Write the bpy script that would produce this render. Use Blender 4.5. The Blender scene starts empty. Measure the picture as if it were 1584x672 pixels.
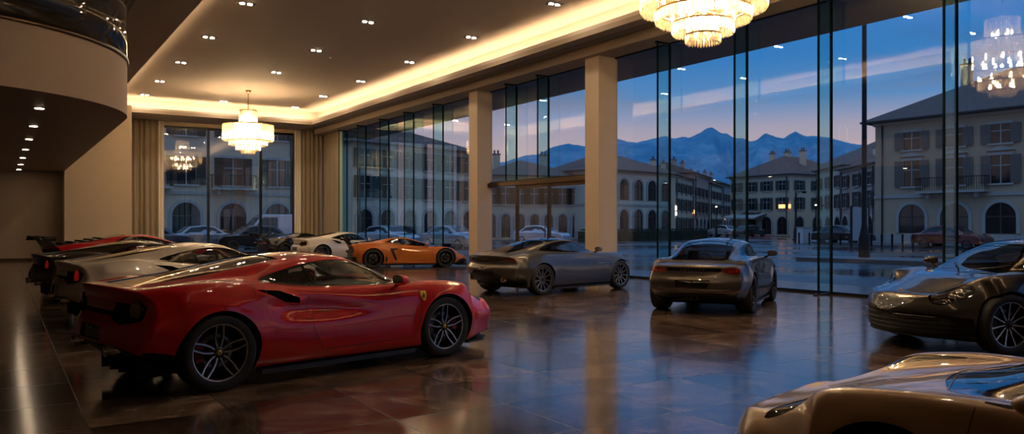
import bpy, bmesh, math, random
import numpy as np
from mathutils import Vector, Matrix
from mathutils.bvhtree import BVHTree
PI = math.pi
scene = bpy.context.scene
COL = scene.collection
random.seed(7)
# ------------------------------------------------------------------ camera
FPX, HORIZ, CAMZ, YAW = 1219.0, 348.0, 1.5, math.radians(33)
cd = bpy.data.cameras.new('camera'); cam = bpy.data.objects.new('camera', cd); COL.objects.link(cam)
cam.location = (0, 0, CAMZ); cam.rotation_euler = (PI/2, 0, -YAW)
cd.sensor_width = 36; cd.lens = 36*FPX/1584; cd.shift_y = (HORIZ-336)/1584
cd.clip_end = 20000; cd.clip_start = 0.05
cd.dof.use_dof = True; cd.dof.focus_distance = 9.0; cd.dof.aperture_fstop = 3.5
scene.camera = cam
scene.view_settings.view_transform = 'Standard'; scene.view_settings.look = 'None'
scene.view_settings.gamma = 1; scene.view_settings.use_curve_mapping = False
scene.view_settings.exposure = 0.95
scene.cycles.transparent_max_bounces = 64
# ------------------------------------------------------------------ dusk sky
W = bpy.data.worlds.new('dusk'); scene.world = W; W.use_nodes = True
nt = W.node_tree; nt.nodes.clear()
def N(nt, t, **kw):
    n = nt.nodes.new(t)
    for k, v in kw.items():
        if k in n.inputs: n.inputs[k].default_value = v
        else: setattr(n, k, v)
    return n
out = N(nt, 'ShaderNodeOutputWorld'); bg = N(nt, 'ShaderNodeBackground'); nt.links.new(bg.outputs[0], out.inputs[0])
tc = N(nt, 'ShaderNodeTexCoord'); sep = N(nt, 'ShaderNodeSeparateXYZ'); nt.links.new(tc.outputs['Generated'], sep.inputs[0])
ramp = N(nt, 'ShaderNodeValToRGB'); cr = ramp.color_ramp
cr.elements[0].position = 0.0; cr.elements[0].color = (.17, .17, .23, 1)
cr.elements[1].position = 1.0; cr.elements[1].color = (.17, .24, .38, 1)  # zenith, above the view, brightened to light the houses
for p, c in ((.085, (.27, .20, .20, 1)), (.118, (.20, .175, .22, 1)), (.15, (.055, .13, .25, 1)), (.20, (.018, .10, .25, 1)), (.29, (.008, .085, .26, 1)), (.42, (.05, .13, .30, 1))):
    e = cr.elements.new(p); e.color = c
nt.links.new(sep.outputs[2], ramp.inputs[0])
mp = N(nt, 'ShaderNodeMapping'); mp.inputs['Scale'].default_value = (1.6, 1.6, 11)
nt.links.new(tc.outputs['Generated'], mp.inputs[0])
no = N(nt, 'ShaderNodeTexNoise', Scale=1.7, Detail=6.0, Roughness=.55); nt.links.new(mp.outputs[0], no.inputs[0])
r2 = N(nt, 'ShaderNodeValToRGB'); r2.color_ramp.elements[0].position = .48; r2.color_ramp.elements[1].position = .72
nt.links.new(no.outputs[0], r2.inputs[0])
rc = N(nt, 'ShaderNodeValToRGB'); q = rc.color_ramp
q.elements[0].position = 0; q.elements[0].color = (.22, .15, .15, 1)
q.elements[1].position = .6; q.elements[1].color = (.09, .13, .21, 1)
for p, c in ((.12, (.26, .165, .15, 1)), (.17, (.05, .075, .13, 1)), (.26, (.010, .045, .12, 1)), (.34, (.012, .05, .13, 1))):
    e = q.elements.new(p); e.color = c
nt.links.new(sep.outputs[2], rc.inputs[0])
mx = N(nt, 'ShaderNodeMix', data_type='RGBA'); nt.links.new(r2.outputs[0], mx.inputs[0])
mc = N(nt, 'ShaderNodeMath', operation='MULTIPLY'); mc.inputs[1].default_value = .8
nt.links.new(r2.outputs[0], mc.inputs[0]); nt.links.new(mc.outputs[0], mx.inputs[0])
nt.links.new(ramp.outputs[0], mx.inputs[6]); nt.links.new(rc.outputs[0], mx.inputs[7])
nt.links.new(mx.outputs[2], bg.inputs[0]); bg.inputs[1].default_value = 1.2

# ------------------------------------------------------------------ helpers
MATS = {}
def mat(name, col=(.5, .5, .5), rough=.5, metal=0, coat=0, emit=None, es=0, spec=.5, noise=None, bump=None, trans=0, coatr=.03):
    if name in MATS: return MATS[name]
    m = bpy.data.materials.new(name); m.use_nodes = True; MATS[name] = m
    t = m.node_tree; b = t.nodes['Principled BSDF']
    b.inputs['Base Color'].default_value = (*col, 1); b.inputs['Roughness'].default_value = rough
    b.inputs['Metallic'].default_value = metal; b.inputs['Coat Weight'].default_value = coat
    b.inputs['Coat Roughness'].default_value = coatr; b.inputs['Specular IOR Level'].default_value = spec
    if trans: b.inputs['Transmission Weight'].default_value = trans
    if emit: b.inputs['Emission Color'].default_value = (*emit, 1); b.inputs['Emission Strength'].default_value = es
    # every material gets a procedural variation
    c = N(t, 'ShaderNodeTexCoord'); n = N(t, 'ShaderNodeTexNoise', Scale=(noise[0] if noise else 8.0), Detail=4.0)
    t.links.new(c.outputs['Object'], n.inputs[0])
    amt = noise[1] if noise else .06
    r = N(t, 'ShaderNodeMapRange'); r.inputs[3].default_value = 1-amt; r.inputs[4].default_value = 1+amt
    t.links.new(n.outputs[0], r.inputs[0])
    v = N(t, 'ShaderNodeVectorMath', operation='SCALE'); v.inputs[0].default_value = col
    t.links.new(r.outputs[0], v.inputs['Scale']); t.links.new(v.outputs[0], b.inputs['Base Color'])
    if bump:
        n2 = N(t, 'ShaderNodeTexNoise', Scale=bump[0], Detail=3.0); t.links.new(c.outputs['Object'], n2.inputs[0])
        bp = N(t, 'ShaderNodeBump', Strength=bump[1], Distance=.02); t.links.new(n2.outputs[0], bp.inputs['Height'])
        t.links.new(bp.outputs[0], b.inputs['Normal'])
    return m
def glass(name, tint, ior=1.5, rough=0.0, refl=(1, 1, 1), boost=1.0):
    """thin pane: Fresnel mix of a tinted see-through and a mirror"""
    if name in MATS: return MATS[name]
    m = bpy.data.materials.new(name); m.use_nodes = True; MATS[name] = m
    t = m.node_tree; t.nodes.clear(); o = N(t, 'ShaderNodeOutputMaterial')
    a = N(t, 'ShaderNodeBsdfTransparent'); a.inputs[0].default_value = (*tint, 1)
    g = N(t, 'ShaderNodeBsdfGlossy', Roughness=rough); g.inputs[0].default_value = (*refl, 1)
    f = N(t, 'ShaderNodeLayerWeight', Blend=.5); mxx = N(t, 'ShaderNodeMixShader')      # Schlick, the same from both faces
    pw = N(t, 'ShaderNodeMath', operation='POWER'); pw.inputs[1].default_value = 4.5; t.links.new(f.outputs['Facing'], pw.inputs[0])
    F0 = ((ior-1)/(ior+1))**2*boost
    k = N(t, 'ShaderNodeMath', operation='MULTIPLY_ADD'); k.inputs[1].default_value = 1-F0; k.inputs[2].default_value = F0; k.use_clamp = True
    # a little unevenness of the pane
    c = N(t, 'ShaderNodeTexCoord'); n = N(t, 'ShaderNodeTexNoise', Scale=.8, Detail=1.0); t.links.new(c.outputs['Object'], n.inputs[0])
    bp = N(t, 'ShaderNodeBump', Strength=.02, Distance=.02); t.links.new(n.outputs[0], bp.inputs['Height']); t.links.new(bp.outputs[0], g.inputs['Normal'])
    t.links.new(pw.outputs[0], k.inputs[0]); t.links.new(k.outputs[0], mxx.inputs[0])
    t.links.new(a.outputs[0], mxx.inputs[1]); t.links.new(g.outputs[0], mxx.inputs[2]); t.links.new(mxx.outputs[0], o.inputs[0])
    return m
def tag(o, label=None, cat=None, group=None, kind=None):
    if label: o['label'] = label
    if cat: o['category'] = cat
    if group: o['group'] = group
    if kind: o['kind'] = kind
    return o
def empty(name, loc=(0, 0, 0), rz=0, scale=1, parent=None):
    o = bpy.data.objects.new(name, None); COL.objects.link(o); o.location = loc
    o.rotation_euler = (0, 0, rz); o.scale = (scale,)*3; o.empty_display_size = .1
    if parent: o.parent = parent
    return o
class MB:
    """collects shapes with material slots, becomes ONE mesh"""
    def __init__(s): s.v = []; s.f = []; s.m = []; s.mats = []; s.sm = []
    def mi(s, m):
        if m not in s.mats: s.mats.append(m)
        return s.mats.index(m)
    def add(s, vs, fs, m, smooth=False):
        o = len(s.v); s.v += [tuple(v) for v in vs]; i = s.mi(m)
        for f in fs: s.f.append(tuple(o+k for k in f)); s.m.append(i); s.sm.append(smooth)
        return s
    def box(s, x0, x1, y0, y1, z0, z1, m):
        if x0 > x1: x0, x1 = x1, x0
        if y0 > y1: y0, y1 = y1, y0
        vs = [(x, y, z) for z in (z0, z1) for y in (y0, y1) for x in (x0, x1)]
        return s.add(vs, [(0, 2, 3, 1), (4, 5, 7, 6), (0, 1, 5, 4), (2, 6, 7, 3), (0, 4, 6, 2), (1, 3, 7, 5)], m)
    def obox(s, c, ax, ay, az, m):
        c = Vector(c); ax, ay, az = Vector(ax), Vector(ay), Vector(az)
        vs = [c+ax*i+ay*j+az*k for k in (-1, 1) for j in (-1, 1) for i in (-1, 1)]
        return s.add(vs, [(0, 2, 3, 1), (4, 5, 7, 6), (0, 1, 5, 4), (2, 6, 7, 3), (0, 4, 6, 2), (1, 3, 7, 5)], m)
    def tube(s, pts, r, m, n=10, caps=True, smooth=True):
        pts = [Vector(p) for p in pts]; rs = r if isinstance(r, (list, tuple)) else [r]*len(pts)
        vs = []; fs = []; up = None
        for i, p in enumerate(pts):
            d = (pts[min(i+1, len(pts)-1)]-pts[max(i-1, 0)]).normalized()
            if up is None: up = d.orthogonal().normalized()
            up = (up-d*up.dot(d)).normalized(); w = d.cross(up)
            for k in range(n):
                a = 2*PI*k/n; vs.append(p+(up*math.cos(a)+w*math.sin(a))*rs[i])
        for i in range(len(pts)-1):
            for k in range(n): fs.append((i*n+k, i*n+(k+1) % n, (i+1)*n+(k+1) % n, (i+1)*n+k))
        if caps: fs.append(tuple(range(n))[::-1]); fs.append(tuple((len(pts)-1)*n+k for k in range(n)))
        return s.add(vs, fs, m, smooth)
    def lathe(s, prof, m, c=(0, 0, 0), axis='z', n=32, smooth=True, closed=False):
        """prof = (radius, height) pairs turned about an axis"""
        vs = []; fs = []; k = len(prof)
        for j in range(n):
            a = 2*PI*j/n
            for r, h in prof:
                x, y = r*math.cos(a), r*math.sin(a)
                p = (x, y, h) if axis == 'z' else ((x, h, y) if axis == 'y' else (h, x, y))
                vs.append((p[0]+c[0], p[1]+c[1], p[2]+c[2]))
        for j in range(n):
            for i in range(k-1 if not closed else k):
                a, b = j*k+i, j*k+(i+1) % k; a2, b2 = ((j+1) % n)*k+i, ((j+1) % n)*k+(i+1) % k
                fs.append((a, a2, b2, b))
        return s.add(vs, fs, m, smooth)
    def prism(s, poly, z0, z1, m, smooth=False):
        n = len(poly); vs = [(x, y, z0) for x, y in poly]+[(x, y, z1) for x, y in poly]
        fs = [tuple(range(n))[::-1], tuple(range(n, 2*n))]+[(i, (i+1) % n, n+(i+1) % n, n+i) for i in range(n)]
        return s.add(vs, fs, m, smooth)
    def build(s, name, parent=None, bevel=0):
        me = bpy.data.meshes.new(name); me.from_pydata(s.v, [], s.f)
        for m in s.mats: me.materials.append(m)
        me.polygons.foreach_set('material_index', s.m); me.polygons.foreach_set('use_smooth', s.sm)
        bm = bmesh.new(); bm.from_mesh(me); bmesh.ops.recalc_face_normals(bm, faces=bm.faces); bm.to_mesh(me); bm.free()
        me.update()
        o = bpy.data.objects.new(name, me); COL.objects.link(o)
        if parent: o.parent = parent
        if bevel:
            b = o.modifiers.new('bevel', 'BEVEL'); b.width = bevel; b.segments = 2; b.limit_method = 'ANGLE'
        return o
def copy_tree(o, parent=None):
    c = o.copy(); COL.objects.link(c)
    if parent is not None: c.parent = parent
    for ch in list(o.children): copy_tree(ch, c)
    return c
def S(o, label=None): return tag(o, label=label, kind='structure')

# ------------------------------------------------------------------ materials of the room
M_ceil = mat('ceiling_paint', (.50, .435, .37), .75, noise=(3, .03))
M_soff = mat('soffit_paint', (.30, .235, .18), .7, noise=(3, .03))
M_wall = mat('wall_plaster', (.52, .41, .29), .7, noise=(2, .04))
M_walld = mat('wall_plaster_brown', (.40, .30, .20), .7, noise=(2, .05))
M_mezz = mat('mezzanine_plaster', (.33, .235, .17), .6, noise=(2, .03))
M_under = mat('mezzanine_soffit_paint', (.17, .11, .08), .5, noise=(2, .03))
M_bronze = mat('bronze_metal', (.10, .065, .04), .35, .9)
M_dark = mat('dark_metal', (.012, .014, .016), .35, .6)
M_black = mat('black_plastic', (.008, .008, .009), .45)
M_col = mat('column_stone', (.60, .46, .33), .6, noise=(2, .05))
M_curt = mat('curtain_cloth', (.30, .235, .16), .9, noise=(30, .08))
M_sheer = mat('sheer_cloth', (.75, .68, .6), .9, noise=(30, .05))
M_glass = glass('facade_glass', (.93, .965, .985), ior=1.62, boost=1.0)
M_fin = glass('fin_glass', (.72, .90, .90), ior=1.5, boost=.4)
M_edge = mat('glass_edge', (.003, .012, .013), .9, spec=.05)
M_cove = mat('cove_light', (1, .8, .5), .5, emit=(1, .68, .38), es=24)
M_canopy = mat('canopy_panel', (.10, .10, .11), .5)
def floor_mat():
    m = bpy.data.materials.new('marble_tiles'); m.use_nodes = True; t = m.node_tree; b = t.nodes['Principled BSDF']
    c = N(t, 'ShaderNodeTexCoord'); mpn = N(t, 'ShaderNodeMapping'); t.links.new(c.outputs['Object'], mpn.inputs[0])
    mpn.inputs['Location'].default_value = (.45, .43, 0)
    br = N(t, 'ShaderNodeTexBrick', Scale=1.0); br.offset = 0; br.inputs['Brick Width'].default_value = 1.0; br.inputs['Row Height'].default_value = 1.0
    br.inputs['Mortar Size'].default_value = .006; br.inputs['Mortar Smooth'].default_value = .3; br.inputs['Bias'].default_value = 0
    br.inputs['Color1'].default_value = (.2, .2, .2, 1); br.inputs['Color2'].default_value = (1, 1, 1, 1); br.inputs['Mortar'].default_value = (.0, .0, .0, 1)
    t.links.new(mpn.outputs[0], br.inputs[0])
    # per tile offset of the veins
    vo = N(t, 'ShaderNodeVectorMath', operation='FLOOR'); t.links.new(mpn.outputs[0], vo.inputs[0])
    wn = N(t, 'ShaderNodeTexWhiteNoise'); t.links.new(vo.outputs[0], wn.inputs[0])
    sc = N(t, 'ShaderNodeVectorMath', operation='SCALE'); sc.inputs['Scale'].default_value = 9; t.links.new(wn.outputs['Color'], sc.inputs[0])
    ad = N(t, 'ShaderNodeVectorMath', operation='ADD'); t.links.new(mpn.outputs[0], ad.inputs[0]); t.links.new(sc.outputs[0], ad.inputs[1])
    n1 = N(t, 'ShaderNodeTexNoise', Scale=1.1, Detail=10.0, Roughness=.68, Distortion=2.4); t.links.new(ad.outputs[0], n1.inputs[0])
    r1 = N(t, 'ShaderNodeValToRGB'); e = r1.color_ramp
    e.elements[0].position = .3; e.elements[0].color = (.028, .017, .012, 1); e.elements[1].position = .75; e.elements[1].color = (.30, .20, .145, 1)
    x = e.elements.new(.5); x.color = (.085, .053, .037, 1)
    t.links.new(n1.outputs[0], r1.inputs[0])
    # thin pale veins: where a warped noise crosses its middle value
    n2 = N(t, 'ShaderNodeTexNoise', Scale=.9, Detail=2.5, Roughness=.5, Distortion=.9); t.links.new(ad.outputs[0], n2.inputs[0])
    s1 = N(t, 'ShaderNodeMath', operation='SUBTRACT'); s1.inputs[1].default_value = .5; t.links.new(n2.outputs[0], s1.inputs[0])
    s2 = N(t, 'ShaderNodeMath', operation='ABSOLUTE'); t.links.new(s1.outputs[0], s2.inputs[0])
    r2 = N(t, 'ShaderNodeMapRange'); r2.inputs[1].default_value = 0; r2.inputs[2].default_value = .006; r2.inputs[3].default_value = .55; r2.inputs[4].default_value = 0
    t.links.new(s2.outputs[0], r2.inputs[0])
    n3 = N(t, 'ShaderNodeTexNoise', Scale=1.1, Detail=2.0); t.links.new(ad.outputs[0], n3.inputs[0])
    r3 = N(t, 'ShaderNodeMapRange'); r3.inputs[1].default_value = .5; r3.inputs[2].default_value = .66; t.links.new(n3.outputs[0], r3.inputs[0])
    ml = N(t, 'ShaderNodeMath', operation='MULTIPLY'); t.links.new(r2.outputs[0], ml.inputs[0]); t.links.new(r3.outputs[0], ml.inputs[1])
    mv = N(t, 'ShaderNodeMix', data_type='RGBA'); t.links.new(ml.outputs[0], mv.inputs[0]); t.links.new(r1.outputs[0], mv.inputs[6]); mv.inputs[7].default_value = (.42, .29, .2, 1)
    # tile tone + joints
    tr = N(t, 'ShaderNodeMapRange'); tr.inputs[3].default_value = .5; tr.inputs[4].default_value = 1.5; t.links.new(wn.outputs['Value'], tr.inputs[0])
    vs = N(t, 'ShaderNodeVectorMath', operation='SCALE'); t.links.new(mv.outputs[2], vs.inputs[0]); t.links.new(tr.outputs[0], vs.inputs['Scale'])
    mj = N(t, 'ShaderNodeMix', data_type='RGBA'); t.links.new(br.outputs['Fac'], mj.inputs[0]); t.links.new(vs.outputs[0], mj.inputs[6]); mj.inputs[7].default_value = (.012, .009, .007, 1)
    t.links.new(mj.outputs[2], b.inputs['Base Color'])
    rr = N(t, 'ShaderNodeMapRange'); rr.inputs[3].default_value = .08; rr.inputs[4].default_value = .20; t.links.new(n1.outputs[0], rr.inputs[0])
    ra = N(t, 'ShaderNodeMath', operation='ADD'); t.links.new(rr.outputs[0], ra.inputs[0]); mm = N(t, 'ShaderNodeMath', operation='MULTIPLY'); mm.inputs[1].default_value = .15
    t.links.new(br.outputs['Fac'], mm.inputs[0]); t.links.new(mm.outputs[0], ra.inputs[1]); t.links.new(ra.outputs[0], b.inputs['Roughness'])
    b.inputs['Specular IOR Level'].default_value = .9; b.inputs['Coat Weight'].default_value = .25; b.inputs['Coat Roughness'].default_value = .10
    t.links.new(ra.outputs[0], b.inputs['Coat Roughness'])
    bp = N(t, 'ShaderNodeBump', Strength=.06, Distance=.002); bp.invert = True; t.links.new(br.outputs['Fac'], bp.inputs['Height'])
    n4 = N(t, 'ShaderNodeTexNoise', Scale=1.6, Detail=2.0); t.links.new(ad.outputs[0], n4.inputs[0])
    b2 = N(t, 'ShaderNodeBump', Strength=.12, Distance=.006); t.links.new(n4.outputs[0], b2.inputs['Height']); t.links.new(bp.outputs[0], b2.inputs['Normal'])
    t.links.new(b2.outputs[0], b.inputs['Normal'])
    return m
M_floor = floor_mat()

# ------------------------------------------------------------------ room shell
XL, XF, YN, YB, ZS, ZT, ZH = -12.0, 15.0, -8.0, 41.9, 6.6, 7.3, 6.35
S(MB().box(XL, XF+.12, YN, YB+.2, -.2, 0, M_floor).build('floor'))
TX0, TX1, TY0, TY1 = 3.85, 13.3, -3.0, 39.2
S(MB().box(TX0-.5, TX1+.5, TY0-.5, TY1+.5, ZT, ZT+.15, M_ceil).build('ceiling'))
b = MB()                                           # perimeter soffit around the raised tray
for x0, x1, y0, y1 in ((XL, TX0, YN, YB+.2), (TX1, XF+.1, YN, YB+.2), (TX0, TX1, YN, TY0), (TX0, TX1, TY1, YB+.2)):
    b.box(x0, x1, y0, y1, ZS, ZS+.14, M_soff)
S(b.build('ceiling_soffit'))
b = MB(); t_ = .03                                 # upright lips of the cove, and the cove's back walls
b.box(TX0-t_, TX0, TY0, TY1, ZS+.14, ZS+.24, M_ceil); b.box(TX1, TX1+t_, TY0, TY1, ZS+.14, ZS+.24, M_ceil)
b.box(TX0, TX1, TY1, TY1+t_, ZS+.14, ZS+.24, M_ceil); b.box(TX0, TX1, TY0-t_, TY0, ZS+.14, ZS+.24, M_ceil)
b.box(TX0-.55, TX0-.5, TY0-.5, TY1+.5, ZS+.14, ZT, M_ceil); b.box(TX1+.5, TX1+.55, TY0-.5, TY1+.5, ZS+.14, ZT, M_ceil)
b.box(TX0-.5, TX1+.5, TY1+.5, TY1+.55, ZS+.14, ZT, M_ceil); b.box(TX0-.5, TX1+.5, TY0-.55, TY0-.5, ZS+.14, ZT, M_ceil)
S(b.build('trim_1'))
b = MB()                                           # LED strips lying in the cove
for a in ((TX0-.2, TX0-.12, TY0, TY1), (TX1+.12, TX1+.2, TY0, TY1), (TX0, TX1, TY1+.12, TY1+.2)):
    b.box(*a, ZS+.145, ZS+.165, M_cove)
tag(b.build('cove_light'), 'warm strip lighting hidden in the cove around the raised ceiling', 'light')
S(MB().box(14.15, XF+.1, YN, 41.3, ZH, ZS, M_soff).build('trim_2'))          # downstand over the glass
b = MB()
for x in (13.72, 13.86, 14.02): b.box(x, x+.045, YN, 41.2, ZS-.006, ZS+.002, M_black)
S(b.build('trim_3'))
# walls
S(MB().box(XL-.2, XL, YN, YB, 0, ZS, M_walld).build('wall_left'))
S(MB().box(XL, XF, YN-.2, YN, 0, ZS, M_walld).build('wall_front'))
b = MB()
b.box(4.4, 6.65, YB, YB+.2, 0, ZS, M_wall).box(13.25, XF+.1, YB, YB+.2, 0, ZS, M_wall).box(6.65, 13.25, YB, YB+.2, 6.42, ZS, M_wall)
S(b.build('wall_back'))
S(MB().box(XL, 2.3, 38.2, 38.4, 0, ZS, M_walld).build('wall_rear_left'))
S(MB().box(2.2, 4.7, 37.0, YB+.2, 0, ZS, M_wall).build('wall_stair'))
S(MB().box(XL, 2.2, 38.17, 38.2, 0, .12, M_bronze).build('baseboard_rear'))
# ------------------------------------------------------------------ mezzanine with rounded nose
MC, MR, MZ0, MZ1 = (-1.5, 18.2), 3.7, 3.7, 4.76
arc = [(MC[0]+MR*math.cos(a), MC[1]+MR*math.sin(a)) for a in [math.radians(-90+90*i/40) for i in range(41)]]
edge = [(XL, MC[1]-MR)]+arc+[(2.2, 38.15)]
poly = edge+[(XL, 38.15)]
b = MB(); n = len(edge)
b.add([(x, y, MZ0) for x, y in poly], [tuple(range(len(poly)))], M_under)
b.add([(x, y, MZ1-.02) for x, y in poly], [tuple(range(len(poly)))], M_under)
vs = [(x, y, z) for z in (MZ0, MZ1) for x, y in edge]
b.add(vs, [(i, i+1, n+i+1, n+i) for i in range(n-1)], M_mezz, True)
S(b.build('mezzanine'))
def ribbon(b, pts, off, z0, z1, m):
    """a wall-like band that follows pts, off = thickness outward to the right"""
    k = len(pts); P = [Vector((*p, 0)) for p in pts]; O = []
    for i, p in enumerate(P):
        d = (P[min(i+1, k-1)]-P[max(i-1, 0)]).normalized(); O.append(p+Vector((d.y, -d.x, 0))*off)
    vs = [(p.x, p.y, z) for z in (z0, z1) for p in P]+[(p.x, p.y, z) for z in (z0, z1) for p in O]
    fs = []
    for i in range(k-1):
        fs += [(i, i+1, k+i+1, k+i), (2*k+i, 2*k+i+1, 3*k+i+1, 3*k+i), (k+i, k+i+1, 3*k+i+1, 3*k+i), (i, i+1, 2*k+i+1, 2*k+i)]
    fs += [(0, k, 3*k, 2*k), (k-1, 2*k-1, 4*k-1, 3*k-1)]
    b.add(vs, fs, m, True)
bal = empty('glass_balustrade', (0, 0, 0)); tag(bal, 'curved glass balustrade along the mezzanine edge', 'balustrade')
b = MB(); ribbon(b, edge, .03, MZ1, MZ1+.07, M_bronze); b.build('base_rail', bal)
b = MB(); ribbon(b, edge, -.02, MZ1+.07, MZ1+1.05, glass('balustrade_glass', (.8, .85, .8), 1.5)); b.build('glass_panel', bal)
b = MB(); ribbon(b, edge, -.04, MZ1+1.05, MZ1+1.09, M_bronze); b.build('handrail', bal)
S(MB().box(XL, 2.0, 24.0, 24.2, MZ1, ZS, mat('lounge_wall', (.10, .07, .05), .7)).build('wall_lounge'))
# glowing arch upstairs, built in place of a reflection in the glass
def reflected_arch(x, y, label, s=1):
    r = empty('arch_reflection', (x, y, MZ1), 0, s); tag(r, label, 'lamp', 'reflected arches on the mezzanine')
    b = MB(); b.tube([(-.35+.0, 0, 0.0)]+[(-.35*math.cos(a), 0, .75+.35*math.sin(a)) for a in [PI*i/14 for i in range(15)]]+[(.35, 0, 0)], .035, mat('reflection_glow', (1, .8, .5), .5, emit=(1, .62, .3), es=.45), 8); b.build('arch_tube', r)
    MB().box(-.42, .42, -.08, .08, 0, .05, M_bronze).build('base', r)
    return r
reflected_arch(1.15, 19.6, 'glowing arch standing for a reflection in the curved mezzanine glass', .75)
# slot diffuser in the dark soffit
b = MB()
for k in range(3): b.box(2.25+k*.13, 2.31+k*.13, 14.0, 25.5, ZS-.012, ZS-.002, M_black)
tag(b.build('air_diffuser'), 'long black linear air diffuser in the dark ceiling above the mezzanine', 'vent')
# ------------------------------------------------------------------ columns
S(MB().box(14.35, XF+.05, 17.55, 18.17, 0, ZS, M_col).build('column'), None)
S(MB().box(14.42, XF+.05, 24.5, 25.1, 0, ZS, M_col).build('column'), None)
# ------------------------------------------------------------------ glazed facade
def bay(name, y0, y1, fins, z0=0.03, z1=ZH, panes=None):
    """one glazed bay: panes between the joints, a glass fin standing on each joint"""
    r = empty(name, (XF, (y0+y1)/2, 0)); S(r)
    ym = (y0+y1)/2
    js = [y0]+sorted(fins)+[y1]
    for a, c in zip(js[:-1], js[1:]):
        MB().box(-.008, .008, a-ym+.01, c-ym-.01, z0, z1, M_glass).build('glass_pane', r)
    for f in fins:
        MB().box(-.44, -.02, f-ym-.012, f-ym+.012, z0, z1, M_fin).build('glass_fin', r)
        b = MB(); b.box(-.455, -.425, f-ym-.02, f-ym+.02, z0, z1, M_edge); b.box(-.03, .02, f-ym-.022, f-ym+.022, z0, z1, M_edge); b.build('fin_edge', r)
        if z0 < 1: MB().box(-.56, -.0, f-ym-.045, f-ym+.045, 0, .035, M_bronze).build('fin_shoe', r)
        MB().box(-.5, .0, f-ym-.03, f-ym+.03, z1-.05, z1, M_dark).build('fin_bracket', r)
    b = MB(); b.box(-.05, .06, y0-ym, y1-ym, z0-.03, z0+.03, M_dark); b.box(-.04, .05, y0-ym, y1-ym, z1-.04, z1, M_dark); b.build('sill_rail', r)
    return r
bay('window_1', YN, 17.55, [-5.5, -2.8, -.1, 2.6, 5.2, 7.83, 10.48, 12.76, 15.36])
bay('window_2', 18.17, 24.5, [20.9, 22.8], 3.02, ZH)
bay('window_3', 25.1, 41.5, [28.2, 30.9, 33.5, 36.2, 38.7])
# entrance under the transom
S(MB().box(14.85, 15.15, 18.17, 24.5, 2.86, 3.0, M_bronze).build('trim_4'))
r = empty('door_1', (XF, 21.3, 0)); S(r)
for y0, y1 in ((-3.1, -.42), (-.40, 1.42), (1.5, 3.18)):
    MB().box(-.008, .008, y0, y1, .06, 2.86, M_glass).build('glass_pane', r)
for y in (-3.08, -.43, 1.46): MB().box(-.05, .05, y-.045, y+.045, 0, 2.86, M_bronze).build('door_stile', r)
MB().box(-.04, .04, -3.1, 1.46, 2.74, 2.86, M_bronze).build('door_rail', r); MB().box(-.04, .04, -3.1, 1.46, 0, .07, M_bronze).build('door_rail', r)
MB().tube([(-.1, -.33, .8), (-.1, -.33, 1.7)], .018, M_bronze).build('door_handle', r)
# back window
r = empty('window_4', (9.95, YB+.1, 0)); S(r)
for x0, x1 in ((-3.3, -1.1), (-1.06, 1.53), (1.57, 3.3)):
    MB().box(x0, x1, -.008, .008, .05, 6.42, M_glass).build('glass_pane', r)
for x in (-1.08, 1.55): MB().box(x-.07, x-.02, -.16, .03, 0, 6.42, M_dark).build('mullion', r); MB().box(x+.02, x+.06, -.05, .03, 0, 6.42, M_dark).build('mullion', r)
b = MB(); b.box(-3.3, 3.3, -.05, .05, 0, .07, M_dark).box(-3.3, 3.3, -.05, .05, 6.3, 6.42, M_dark).box(-3.3, -3.24, -.05, .05, 0, 6.42, M_dark).box(3.24, 3.3, -.05, .05, 0, 6.42, M_dark); b.build('window_frame', r)
# ------------------------------------------------------------------ curtains
def curtain(name, p0, p1, amp, wl, m, label, z1=ZS-.02, grp=None):
    p0, p1 = Vector((*p0, 0)), Vector((*p1, 0)); L = (p1-p0).length; d = (p1-p0)/L; nn = Vector((-d.y, d.x, 0))
    k = int(L/wl*12); vs = []; rnd = random.Random(hash(label) % 1000 if False else len(label))
    ph = 0
    row = []
    for i in range(k+1):
        s_ = i/k*L; ph += 2*PI/12*(1+.35*math.sin(i*.31)); o = amp*math.sin(ph)*(1+.25*math.sin(i*.17))
        row.append((s_, o))
    for z in np.linspace(0.015, z1, 9):
        g = 1-.15*(z/z1)
        for s_, o in row: q_ = p0+d*s_+nn*o*g; vs.append((q_.x, q_.y, z))
    fs = [(j*(k+1)+i, j*(k+1)+i+1, (j+1)*(k+1)+i+1, (j+1)*(k+1)+i) for j in range(8) for i in range(k)]
    o = MB().add(vs, fs, m, True).build(name)
    md = o.modifiers.new('thickness', 'SOLIDIFY'); md.thickness = .006
    tag(o, label, 'curtain', grp); return o
curtain('curtain', (4.8, 41.5), (6.42, 41.5), .075, .24, M_curt, 'taupe pleated curtain left of the rear window')
curtain('sheer_curtain', (6.42, 41.62), (6.72, 41.62), .04, .12, M_sheer, 'narrow white sheer at the left edge of the rear window')
curtain('sheer_curtain', (13.2, 41.62), (13.55, 41.62), .04, .12, M_sheer, 'narrow white sheer at the right edge of the rear window')
curtain('curtain', (13.55, 41.5), (14.75, 41.5), .07, .23, M_curt, 'taupe pleated curtain right of the rear window, before the corner')
curtain('curtain', (14.72, 41.3), (14.72, 39.2), .06, .23, M_curt, 'taupe pleated curtain on the glass facade side of the room corner')
curtain('sheer_curtain', (14.8, 39.2), (14.8, 38.75), .04, .12, M_sheer, 'narrow white sheer at the end of the long glass facade')
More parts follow.
